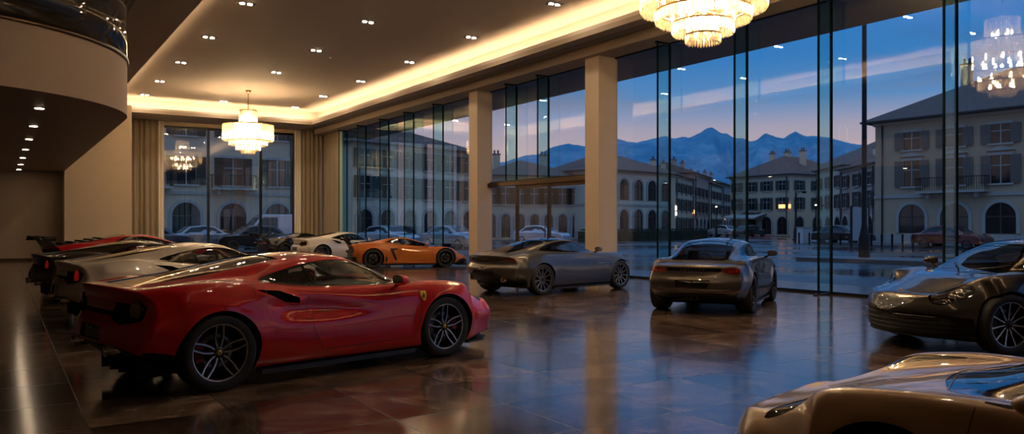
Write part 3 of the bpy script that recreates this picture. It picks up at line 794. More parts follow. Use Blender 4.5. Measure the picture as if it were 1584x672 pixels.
    o = bpy.data.objects.new('body', me); COL.objects.link(o); o.parent = root
    # cabin
    if sp.get('interior', True):
        it = MB(); w = sp.get('iw', .66); zf = .2
        it.box(cx0+.25, cx1-.1, -w, w, zf, zf+.04, M_int).box(cx0+.22, cx0+.27, -w, w, zf, zi+.02, M_int)
        it.box(-.5, cx1-.3, -.12, .12, zf, .5, M_int)
        it.build('cabin_floor', root)
        xd = sp.get('dash', .62); dd = MB()
        dd.add([(xd-.28, -w, .62), (xd-.22, -w, zi+.06), (xd+.25, -w, zi+.10), (xd+.3, -w, .4), (xd-.28, w, .62), (xd-.22, w, zi+.06), (xd+.25, w, zi+.10), (xd+.3, w, .4)],
               [(0, 1, 2, 3), (4, 5, 6, 7), (0, 1, 5, 4), (1, 2, 6, 5), (2, 3, 7, 6), (3, 0, 4, 7)], M_int)
        dd.build('dashboard', root)
        xs_ = sp.get('seatx', -.05)
        for y in (.36, -.36): make_seat(root, xs_, y, MATS.get(sp.get('seatm', ''), M_int2))
        sw = MB(); yy = sp.get('drv', 1)*.36; c_ = Vector((xd-.38, yy, .80)); ax = Vector((-.92, 0, .38))
        sw.tube([c_+Vector((.38*.92*0, 0, 0))+(Vector((0, 1, 0))*math.cos(a)+Vector((.38, 0, .92))*math.sin(a))*.18 for a in np.linspace(0, 2*PI, 25)], .014, M_int2, 8, caps=False)
        for a in (0, PI, -PI/2): sw.tube([c_, c_+(Vector((0, 1, 0))*math.cos(a)+Vector((.38, 0, .92))*math.sin(a))*.18], .012, M_int, 6)
        sw.tube([c_, c_-ax*.2], .03, M_int, 8); sw.build('steering_wheel', root)
    ws = sp['wheels']
    for (xa, R, w, yc) in ((sp['xr'], ws['R'][0], ws['w'][0], ws['y'][0]), (sp['xf'], ws['R'][1], ws['w'][1], ws['y'][1])):
        for s in (1, -1):
            make_wheel(root, 'wheel', xa, s, R, w, R, ws['style'], R*ws.get('rr', .735), ws.get('hub') and MATS[ws['hub']], MATS[ws['m']] if ws.get('m') else None, ws.get('ph', 0), MATS[ws['cal']] if ws.get('cal') else None, yc=yc)
    if sp.get('mirror'):
        for s in (1, -1): make_mirror(root, sp['mirror'], s, paint if sp.get('mirpaint', True) else M_gloss)
    if sp.get('extra'): sp['extra'](root, parts, bvh, paint)
    bm.free()
    return root
M_headc = mat('lamp_chrome_bowl', (.5, .48, .45), .2, 1)
# ------------------------------------------------------------------ the mid-engined berlinetta (red, pearl, dark, white)
def sc_berl(X, Y, Z, T, side):
    z0 = np.zeros_like(X)
    # scallop along the door running back and up into the side intake
    t = np.clip((X-.55)/(-.62-.55), 0, 1); zc = .60+.10*t; w = .03+.085*t
    dy = -.050*sstep(0, .75, t)*np.exp(-((Z-zc)/w)**2)*side*sstep(-.92, -.60, X)
    # upper blade of the intake stands proud
    dy += .022*np.exp(-((Z-(.86-.25*(X+.9)))/.04)**2)*side*sstep(-1.05, -.9, X)*(1-sstep(-.55, -.40, X))
    # crisp fold above the sill
    dy += -.018*np.exp(-((Z-.27)/.05)**2)*side*sstep(-.95, -.6, X)*(1-sstep(.6, .95, X))
    # fold over the haunch
    dy += .012*np.exp(-((Z-.80)/.04)**2)*side*sstep(-2.2, -1.6, X)*(1-sstep(-1.0, -.5, X))
    # tail lip
    dz = .016*sstep(-1.85, -2.12, X)*sstep(5.2, 6.2, T)*(1-sstep(.70, .95, Y))
    return z0, dy, dz
P_berl = dict(
    x0=-2.06, x1=2.34, xr=-1.325, xf=1.325, Rr=.385, Rf=.375, zc=.345, rt=[.05, .03], rn=[.06, .09], cabin=(-.95, 1.1), zint=.74, tl=.5, nl=.75,
    c=dict(
        zb=[(-2.2, .30), (-1.7, .16), (-1.3, .13), (1.6, .12), (2.1, .16), (2.4, .20)],
        ws=[(-2.2, .72), (-1.8, .86), (-1.325, .93), (-.9, .90), (0, .885), (.9, .90), (1.325, .92), (1.9, .88), (2.2, .80), (2.4, .70)],
        zs=[(-2.2, .36), (-1.7, .24), (-1.3, .20), (1.6, .19), (2.1, .22), (2.4, .25)],
        wm=[(-2.2, .90), (-1.9, .945), (-1.325, .975), (-.9, .965), (-.4, .93), (.2, .915), (.8, .93), (1.325, .955), (1.9, .93), (2.2, .87), (2.4, .78)],
        zm=[(-2.2, .60), (-1.325, .60), (0, .50), (1.325, .54), (2.0, .50), (2.4, .44)],
        wh=[(-2.2, .77), (-1.9, .845), (-1.325, .885), (-.8, .855), (-.3, .835), (.2, .83), (.8, .845), (1.325, .86), (1.8, .81), (2.2, .70), (2.4, .58)],
        zh=[(-2.2, .87), (-1.9, .925), (-1.325, .955), (-.8, .915), (-.3, .86), (.3, .84), (.8, .85), (1.2, .865), (1.5, .845), (1.8, .79), (2.1, .70), (2.4, .57)],
        wg=[(-2.2, .56), (-1.6, .60), (-1.0, .66), (-.5, .73), (0, .745), (.5, .73), (.9, .66), (1.3, .58), (2.4, .42)],
        zg=[(-2.2, .915), (-1.7, .95), (-1.2, .985), (-.8, .955), (-.4, .90), (.2, .875), (.8, .865), (1.2, .82), (1.5, .78), (1.8, .715), (2.1, .64), (2.4, .55)],
        wr=[(-2.2, .44), (-1.6, .44), (-1.1, .49), (-.6, .54), (-.2, .56), (.2, .555), (.6, .54), (1.0, .47), (1.4, .36), (2.4, .26)],
        zr=[(-2.2, .925), (-1.8, .955), (-1.4, 1.0), (-1.0, 1.06), (-.55, 1.12), (-.12, 1.145), (.18, 1.13), (.47, 1.045), (.75, .94), (.98, .867), (1.3, .80), (1.8, .70), (2.1, .625), (2.4, .535)],
        zt=[(-2.2, .93), (-1.8, .965), (-1.4, 1.025), (-1.0, 1.10), (-.55, 1.18), (-.12, 1.213), (.16, 1.195), (.44, 1.11), (.75, .99), (1.02, .89), (1.17, .857), (1.5, .775), (1.8, .705), (2.1, .63), (2.4, .54)]),
    tail=[(.1, .30), (.30, .12), (.38, .02), (.50, -.03), (.62, -.02), (.72, .03), (.84, .04), (.90, .0), (1.0, .0)],
    nose=[(.1, .04), (.20, -.03), (.28, .0), (.42, -.02), (.52, .03), (.60, .08), (.8, .14)],
    plan_t=(.26, 2.6), plan_n=(.50, 2.4), sculpt=sc_berl,
    panels=[
        dict(n='window_trim', a='y', m='gloss_black', p=[(.90, .862), (.35, .862), (-.33, .885), (-.72, .935), (-.84, .965), (-.60, 1.04), (-.24, 1.115), (.06, 1.135), (.28, 1.105), (.56, 1.005), (.80, .91)], s=1, t=.1, k=3, lim=lambda c: c.z > .84),
        dict(n='side_window', a='y', m='car_window_glass', p=[(.83, .877), (.35, .877), (-.24, .897), (-.31, 1.082), (-.18, 1.112), (.06, 1.121), (.27, 1.09), (.53, 1.0)], t=.1, lim=lambda c: c.z > .84, d=.006),
        dict(n='quarter_window', a='y', m='car_rear_glass', p=[(-.27, .90), (-.42, .912), (-.76, .958), (-.56, 1.035), (-.34, 1.08)], t=.1, lim=lambda c: c.z > .84, d=.006),
        dict(n='cowl_panel', a='z', m='gloss_black', p=[(1.23, 0), (1.20, .28), (1.08, .54), (.86, .655), (.55, .60), (.55, -.60), (.86, -.655), (1.08, -.54), (1.20, -.28)], s=1, k=4, t=.1, d=.003),
        dict(n='windscreen', a='z', m='car_window_glass', p=[(1.14, 0), (1.11, .25), (1.0, .48), (.84, .60), (.57, .575), (.30, .525), (.22, .3), (.20, 0), (.22, -.3), (.30, -.525), (.57, -.575), (.84, -.60), (1.0, -.48), (1.11, -.25)], s=1, k=4, t=.1, d=.004),
        dict(n='engine_cover', a='z', m='car_rear_glass', p=[(-.50, -.44), (-.50, .44), (-.8, .47), (-1.2, .45), (-1.6, .40), (-1.92, .33), (-1.92, -.33), (-1.6, -.40), (-1.2, -.45), (-.8, -.47)], t=.1, d=.008, wm='gloss_black'),
        dict(n='side_intake', a='y', m='black_mesh', p=[(-.97, .895), (-.72, .87), (-.50, .79), (-.50, .735), (-.66, .755), (-.86, .85)], t=.0, d=.06, wm='gloss_black'),
        dict(n='rear_grille', a='x', dir=-1, m='black_mesh', p=[(-.80, .80), (-.40, .82), (-.36, .74), (.36, .74), (.40, .82), (.80, .80), (.78, .67), (.55, .63), (.30, .70), (-.30, .70), (-.55, .63), (-.78, .67)], t=.2, d=.03),
        dict(n='rear_diffuser', a='x', dir=-1, m='black_plastic', p=[(-.80, .10), (-.76, .37), (-.5, .45), (.5, .45), (.76, .37), (.80, .10)], t=-.6, d=.02, lim=lambda c: c.x < -1.85),
        dict(n='plate_recess', a='x', dir=-1, m='gloss_black', p=[(-.26, .47), (-.24, .60), (.24, .60), (.26, .47)], t=.2, d=.02),
        dict(n='tail_lamp', a='x', dir=-1, m='smoked_red_lens', mir=True, p=circle(.69, .765, .08, 24), t=.1, d=-.004),
        dict(n='headlamp', a='z', m='lamp_lens', mir=True, p=[(1.30, .70), (1.55, .735), (1.85, .73), (2.08, .68), (2.06, .62), (1.8, .62), (1.5, .655)], s=1, k=4, t=.1, d=.004),
        dict(n='front_intake', a='x', dir=1, m='black_mesh', p=[(-.62, .20), (-.66, .36), (-.30, .40), (.30, .40), (.66, .36), (.62, .20)], t=.2, d=.03),
    ],
    seams=[
        dict(a='y', p=[(.93, .84), (.96, .66), (.92, .40), (.86, .27)]), dict(a='y', p=[(-.36, .90), (-.42, .70), (-.36, .45), (-.25, .26)]), dict(a='y', p=[(-.25, .26), (.86, .27)]),
        dict(a='y', p=circle(-.93, .885, .058, 20), c=True, w=.004), dict(a='z', p=[(1.2, 0), (1.15, .45), (.95, .68), (1.3, .70)]), dict(a='z', p=[(-1.92, 0), (-1.92, .5), (-1.6, .56)]),
        dict(a='y', p=[(-.05, .655), (-.27, .655), (-.25, .635), (-.08, .635)], c=True, w=.006)],
    wheels=dict(R=(.35, .345), w=(.30, .25), y=(.815, .815), style='double5', hub='yellow_enamel', rr=.745, cal='red_caliper'),
    mirror=(.68, .86, .885), dash=.66, seatx=.0, seatm='seat_leather')
mat('red_caliper', (.3, .01, .01), .4)
mat('smoked_red_lens', (.10, .006, .005), .1, coat=1)
def ex_berl(root, parts, bvh, paint):
    # splitter, side skirt, exhausts, diffuser fins
    b = MB()
    b.add([(x, y, z) for z in (.10, .125) for x, y in ((1.75, -.82), (2.05, -.76), (2.28, -.55), (2.40, 0), (2.28, .55), (2.05, .76), (1.75, .82))], [(0, 1, 2, 3, 4, 5, 6), (7, 8, 9, 10, 11, 12, 13)]+[(i, (i+1) % 7, 7+(i+1) % 7, 7+i) for i in range(7)], M_black)
    b.build('front_splitter', root)
    for s in (1, -1):
        b = MB(); b.add([(x, s*y, z) for z in (.10, .145) for x, y in ((-.92, .80), (-.92, .93), (.9, .90), (.9, .80))], [(0, 1, 2, 3), (4, 5, 6, 7), (0, 1, 5, 4), (1, 2, 6, 5), (2, 3, 7, 6), (3, 0, 4, 7)], M_black); b.build('side_skirt', root)
        for k in (0,):
            b = MB(); b.lathe([(.045, 0), (.055, -.01), (.055, .16), (.045, .16)], M_chrome, (-2.13, s*.45, .40), axis='x', n=24, closed=True); b.lathe([(0, .03), (.046, .03)], M_black, (-2.13, s*.45, .40), axis='x', n=24); b.build('exhaust_pipe', root)
    for y in (-.45, -.22, 0, .22, .45): MB().box(-1.88, -1.60, y-.008, y+.008, .12, .26, M_black).build('diffuser_fin', root)
    # slats under the glass engine cover
    b = MB()
    b.box(-1.75, -.75, -.30, .30, .78, .82, M_black)
    for k in range(6): b.obox((-1.0-k*.11, 0, .84), (.03, 0, 0), (0, .16-.005*k, 0), (0, 0, .02), MATS['red_caliper'] if k % 2 else M_disc)
    b.build('engine', root)
P_berl['extra'] = ex_berl

# ------------------------------------------------------------------ rounded rear-engined coupe (silver-grey rear view, graphite front view)
def por(rear=1.0):
    P = dict(
    x0=-2.06, x1=2.06, xr=-1.235, xf=1.235, Rr=.375, Rf=.372, zc=.345, rt=[.06, .05], rn=[.07, .10], cabin=(-1.25, 1.15), zint=.80, tl=.6, nl=.75, flare=.018,
    c=dict(
        zb=[(-2.2, .30), (-1.7, .17), (-1.3, .14), (1.6, .13), (2.2, .18)],
        ws=[(-2.2, .68), (-1.8, .80), (-1.235, .87), (-.8, .84), (0, .83), (.8, .84), (1.235, .86), (1.8, .80), (2.2, .66)],
        zs=[(-2.2, .36), (-1.7, .24), (-1.3, .21), (1.6, .20), (2.2, .26)],
        wm=[(-2.2, .80), (-1.85, .865), (-1.235, .905), (-.7, .875), (.2, .865), (.8, .88), (1.235, .90), (1.8, .855), (2.2, .70)],
        zm=[(-2.2, .56), (-1.235, .58), (0, .52), (1.235, .56), (2.2, .46)],
        wh=[(-2.2, .70), (-1.85, .775), (-1.235, .815), (-.7, .79), (.2, .775), (.8, .775), (1.235, .785), (1.7, .725), (2.2, .57)],
        zh=[(-2.2, .80), (-1.8, .875), (-1.3, .925), (-.8, .925), (-.2, .915), (.5, .915), (1.0, .90), (1.3, .885), (1.6, .835), (1.9, .74), (2.2, .61)],
        wg=[(-2.2, .53), (-1.8, .56), (-1.2, .635), (-.6, .685), (0, .695), (.6, .68), (.9, .64), (1.2, .56), (1.6, .50), (2.2, .40)],
        zg=[(-2.2, .82), (-1.8, .885), (-1.2, .955), (-.6, .955), (0, .945), (.6, .93), (1.0, .895), (1.3, .85), (1.6, .79), (1.9, .715), (2.2, .61)],
        wr=[(-2.2, .38), (-1.8, .42), (-1.2, .48), (-.7, .53), (-.2, .55), (.3, .555), (.7, .53), (1.0, .49), (1.3, .38), (2.2, .24)],
        zr=[(-2.2, .825), (-1.8, .90), (-1.5, .965), (-1.1, 1.06), (-.7, 1.15), (-.3, 1.205), (.1, 1.205), (.45, 1.13), (.8, .99), (1.05, .90), (1.4, .84), (1.8, .75), (2.2, .61)],
        zt=[(-2.2, .83), (-1.8, .915), (-1.5, .99), (-1.1, 1.11), (-.7, 1.22), (-.35, 1.28), (-.05, 1.295), (.25, 1.27), (.55, 1.165), (.85, 1.01), (1.1, .905), (1.25, .875), (1.5, .835), (1.8, .755), (2.0, .69), (2.2, .61)]),
    tail=[(.1, .25), (.25, .12), (.34, .02), (.45, -.03), (.56, -.02), (.66, .03), (.80, .07), (.95, .10)],
    nose=[(.1, .10), (.2, .0), (.32, -.02), (.46, .0), (.60, .07), (.8, .16)],
    plan_t=(.42, 2.3), plan_n=(.62, 2.2),
    panels=[
        dict(n='window_trim', a='y', m='gloss_black', p=[(.95, .925), (.3, .93), (-.5, .955), (-.98, 1.01), (-.86, 1.075), (-.6, 1.145), (-.3, 1.195), (.05, 1.20), (.32, 1.155), (.62, 1.05)], s=1, t=.1, k=3, lim=lambda c: c.z > .90),
        dict(n='side_window', a='y', m='car_window_glass', p=[(.80, .945), (.3, .945), (-.40, .965), (-.42, 1.165), (-.2, 1.185), (.05, 1.185), (.32, 1.135), (.58, 1.045)], t=.1, lim=lambda c: c.z > .90, d=.006),
        dict(n='quarter_window', a='y', m='car_window_glass', p=[(-.46, .968), (-.90, 1.015), (-.80, 1.07), (-.60, 1.128), (-.47, 1.155)], t=.1, lim=lambda c: c.z > .90, d=.006),
        dict(n='windscreen', a='z', m='car_window_glass', p=[(1.20, 0), (1.17, .3), (1.04, .54), (.86, .60), (.55, .575), (.34, .53), (.25, .3), (.23, 0), (.25, -.3), (.34, -.53), (.55, -.575), (.86, -.60), (1.04, -.54), (1.17, -.3)], s=1, k=4, t=.1, d=.004),
        dict(n='rear_window', a='z', m='car_window_glass', p=[(-.58, 0), (-.60, .25), (-.68, .40), (-.95, .455), (-1.35, .49), (-1.58, .49), (-1.66, .40), (-1.70, 0), (-1.66, -.40), (-1.58, -.49), (-1.35, -.49), (-.95, -.455), (-.68, -.40), (-.60, -.25)], s=1, k=3, t=.1, d=.006),
        dict(n='lamp_strip', a='x', dir=-1, m='gloss_black', p=[(-.50, .765), (-.46, .80), (.46, .80), (.50, .765), (.46, .745), (-.46, .745)], t=.1, d=.008),
        dict(n='tail_lamp', a='x', dir=-1, m='smoked_red_lens', mir=True, p=[(.46, .765), (.56, .80), (.70, .81), (.80, .79), (.81, .745), (.75, .71), (.62, .705), (.52, .73)], s=1, k=4, t=.02, d=.0),
        dict(n='plate_recess', a='x', dir=-1, m='gloss_black', p=[(-.27, .47), (-.30, .60), (.30, .60), (.27, .47)], t=.2, d=.02),
        dict(n='rear_diffuser', a='x', dir=-1, m='black_plastic', p=[(-.74, .10), (-.70, .30), (-.52, .385), (.52, .385), (.70, .30), (.74, .10)], t=-.6, d=.02, lim=lambda c: c.x < -1.75),
        dict(n='reflector', a='x', dir=-1, m='dark_red_lamp_lens', mir=True, p=[(.52, .405), (.78, .415), (.78, .435), (.52, .425)], t=.05, d=.0),
        dict(n='headlamp', a='x', dir=1, m='lamp_lens', mir=True, p=circle(.60, .665, .125, 30, .115), t=.08, d=.003),
        dict(n='front_grille', a='x', dir=1, m='black_mesh', p=[(-.80, .205), (-.80, .41), (-.66, .45), (.66, .45), (.80, .41), (.80, .205), (.6, .175), (-.6, .175)], t=.15, d=.03),
        dict(n='side_vent', a='y', m='black_mesh', p=[(-.62, .60), (-.72, .80), (-.80, .79), (-.74, .62)], t=.1, d=.03),
    ],
    seams=[
        dict(a='y', p=[(.90, .90), (.92, .68), (.86, .42), (.78, .28)]), dict(a='y', p=[(-.42, .955), (-.52, .75), (-.46, .48), (-.36, .28)]), dict(a='y', p=[(-.36, .28), (.78, .28)]),
        dict(a='y', p=[(-.10, .72), (-.32, .725), (-.32, .70), (-.11, .695)], c=True, w=.007),
        dict(a='z', p=[(1.16, 0), (1.12, .44), (1.0, .56), (1.4, .47), (1.9, .40), (1.98, 0)]), dict(a='z', p=[(1.16, 0), (1.12, -.44), (1.0, -.56), (1.4, -.47), (1.9, -.40), (1.98, 0)], mir=False)],
    wheels=dict(R=(.345, .34), w=(.29, .25), y=(.755, .77), style='ten', rr=.74, m='dark_alloy'),
    mirror=(.74, .83, .965), dash=.72, seatx=-.05)
    return P
mat('smoked_red_lens', (.10, .012, .01), .1, coat=1)
P_cay = por(); P_elf = por()
for k, dw in (('wm', .022), ('wh', .02), ('ws', .02)): P_elf['c'][k] = [(a, b_+(dw if a < 0 else dw*.6)) for a, b_ in P_elf['c'][k]]
P_elf['panels'] = [p for p in P_elf['panels'] if p['n'] not in ('side_vent', 'reflector')]
P_elf['wheels'] = dict(R=(.35, .345), w=(.29, .25), y=(.78, .785), style='multi', rr=.745, m='machined_alloy')
M_badge = mat('badge_gold', (.8, .6, .25), .25, .9)
def text_part(name, body, size, loc, rot, m, parent, depth=.003, label=None, spacing=1.0):
    cu = bpy.data.curves.new(name, 'FONT'); cu.body = body; cu.size = size; cu.extrude = depth; cu.align_x = 'CENTER'; cu.align_y = 'CENTER'; cu.space_character = spacing
    tmp = bpy.data.objects.new(name+'_curve', cu); COL.objects.link(tmp); bpy.context.view_layer.update()
    me = bpy.data.meshes.new_from_object(tmp.evaluated_get(bpy.context.evaluated_depsgraph_get())); bpy.data.objects.remove(tmp); bpy.data.curves.remove(cu)
    me.name = name; me.materials.clear(); me.materials.append(m); o = bpy.data.objects.new(name, me); COL.objects.link(o); o.parent = parent
    o.location = loc; o.rotation_euler = rot
    if label: o['label'] = label
    return o
def hit(bvh, o, d):
    h = bvh.ray_cast(Vector(o), Vector(d)); return (h[0], h[1]) if h[0] is not None else (Vector(o), Vector((0, 0, 1)))
def lamp_units(root, bvh, pts, r, m1=None, down=(-.25, 0, -1)):
    """projector bulbs and a dark bowl below a clear lens"""
    out = []
    for (x, y) in pts:
        p, n = hit(bvh, (x, y, 2), (0, 0, -1)); c = p-n*.05
        b = MB(); 
        Q = n.to_track_quat('Z', 'Y').to_matrix()
        for rr, h in ((r, 0),):
            vs, fs = [], []
            prof = [(0, -.02), (rr*.55, -.018), (rr*.8, .0), (rr, .02), (rr, -.05)]
            k = 18
            for j in range(k):
                for a_, h_ in prof: vs.append(c+Q @ Vector((a_*math.cos(2*PI*j/k), a_*math.sin(2*PI*j/k), h_)))
            for j in range(k):
                for i in range(len(prof)-1): fs.append((j*5+i, ((j+1) % k)*5+i, ((j+1) % k)*5+i+1, j*5+i+1))
            b.add(vs, fs, m1 or M_headc, True)
        out.append(b)
    return out
def headlamp_inner(root, bvh, parts, pts, r):
    for o, s, pd in [q for q in parts.get('headlamp', [])]:
        # dark housing = the lens surface pushed in
        me = o.data.copy(); h = bpy.data.objects.new('lamp_housing', me); COL.objects.link(h); h.parent = o
        me.materials.clear(); me.materials.append(M_gloss); me.transform(Matrix.Translation((-.02, 0, -.06)))
        for b in lamp_units(root, bvh, [(x, y*s) for x, y in pts], r): q = b.build('projector', o)
def ex_cay(root, parts, bvh, paint):
    b = MB(); b.lathe([(.036, 0), (.043, -.008), (.043, .14), (.036, .14)], M_disc, (-2.09, .05, .30), axis='x', n=20, closed=True)
    b.lathe([(.036, 0), (.043, -.008), (.043, .14), (.036, .14)], M_disc, (-2.09, -.05, .30), axis='x', n=20, closed=True); b.build('exhaust_pipe', root)
    p, n = hit(bvh, (-4, 0, .772), (1, 0, 0))
    text_part('rear_lettering', 'PORSCHE', .062, (p.x-.001, 0, .772), (PI/2, 0, -PI/2), M_disc, root, spacing=1.75)
    for s in (1, -1):
        bars = MB()
        for yy in (.60, .655, .71, .765):
            q, nn = hit(bvh, (-4, yy*s, .75), (1, 0, 0)); bars.obox((q.x+.0-.004, q.y, q.z), (.004, 0, 0), (0, .013, 0), (0, 0, .008), M_redl)
        bars.build('lamp_elements', parts['tail_lamp'][0 if s > 0 else 1][0])
    # bright line under the lamps, and spoiler lip
    for s in (1, -1):
        b = MB(); b.add([(x, s*y, z) for z in (.12, .155) for x, y in ((-.82, .74), (-.82, .855), (.82, .855), (.82, .74))], [(0, 1, 2, 3), (4, 5, 6, 7), (0, 1, 5, 4), (1, 2, 6, 5), (2, 3, 7, 6), (3, 0, 4, 7)], paint); b.build('side_skirt', root)
    q = MB(); vs = []
    for y in np.linspace(-.62, .62, 21):
        p, n = hit(bvh, (-4, y, .436), (1, 0, 0)); vs.append(Vector((p.x-.004, y, .436)))
    q.tube(vs, .007, M_chrome if False else paint, 6); q.build('bumper_trim', root)
P_cay['extra'] = ex_cay
def ex_elf(root, parts, bvh, paint):
    headlamp_inner(root, bvh, parts, [(1.74, .60), (1.66, .65), (1.63, .57), (1.78, .66)], .036)
    p, n = hit(bvh, (1.93, 0, 2), (0, 0, -1)); Q = n.to_track_quat('Z', 'Y').to_matrix()
    b = MB(); sh = [(-.026, .032), (0, .038), (.026, .032), (.026, -.005), (0, -.04), (-.026, -.005)]
    b.add([p+n*.002+Q @ Vector((a, c, 0)) for a, c in sh]+[p+n*.006+Q @ Vector((a*.9, c*.9, 0)) for a, c in sh], [tuple(range(6)), tuple(range(6, 12))]+[(i, (i+1) % 6, 6+(i+1) % 6, 6+i) for i in range(6)], M_badge)
    b.add([p+n*.007+Q @ Vector((a*.35, c*.35, 0)) for a, c in sh], [tuple(range(6))], MATS['red_caliper']); b.build('crest_badge', root)
    g = MB()
    for z in (.25, .30, .35): 
        vs = []
        for y in np.linspace(-.74, .74, 25):
            h = bvh.ray_cast(Vector((4, y, z)), Vector((-1, 0, 0)))
            if h[0]: vs.append(h[0]+Vector((-.012, 0, 0)))
        g.tube(vs, .006, M_black, 5)
    vs = []
    for y in np.linspace(-.60, .60, 25): h = bvh.ray_cast(Vector((4, y, .415)), Vector((-1, 0, 0))); vs.append(h[0]+Vector((-.003, 0, 0)))
    g.tube(vs[:10], .007, M_disc, 6); g.tube(vs[15:], .007, M_disc, 6)
    g.build('grille_slats', root)
    for s in (1, -1):
        w = MB(); w.tube([(1.10, s*.12+.1, .925), (1.0, s*.3+.15, .955), (.93, s*.42+.15, .985)], .008, M_black, 6); w.build('wiper', root)
P_elf['extra'] = ex_elf
_exb = ex_berl
def ex_berl2(root, parts, bvh, paint):
    _exb(root, parts, bvh, paint)
    headlamp_inner(root, bvh, parts, [(1.62, .69), (1.78, .68), (1.93, .67)], .034)
    for o, s, pd in parts.get('tail_lamp', []):
        b = MB(); b.lathe([(.075, -.012), (.088, -.012), (.088, .02), (.075, .02)], M_gloss, (0, 0, 0), axis='x', n=28, closed=True)
        q, n = hit(bvh, (-4, s*.69, .765), (1, 0, 0)); c = b.build('lamp_ring', o); c.location = (q.x+.01, s*.69, .765)
P_berl['extra'] = ex_berl2
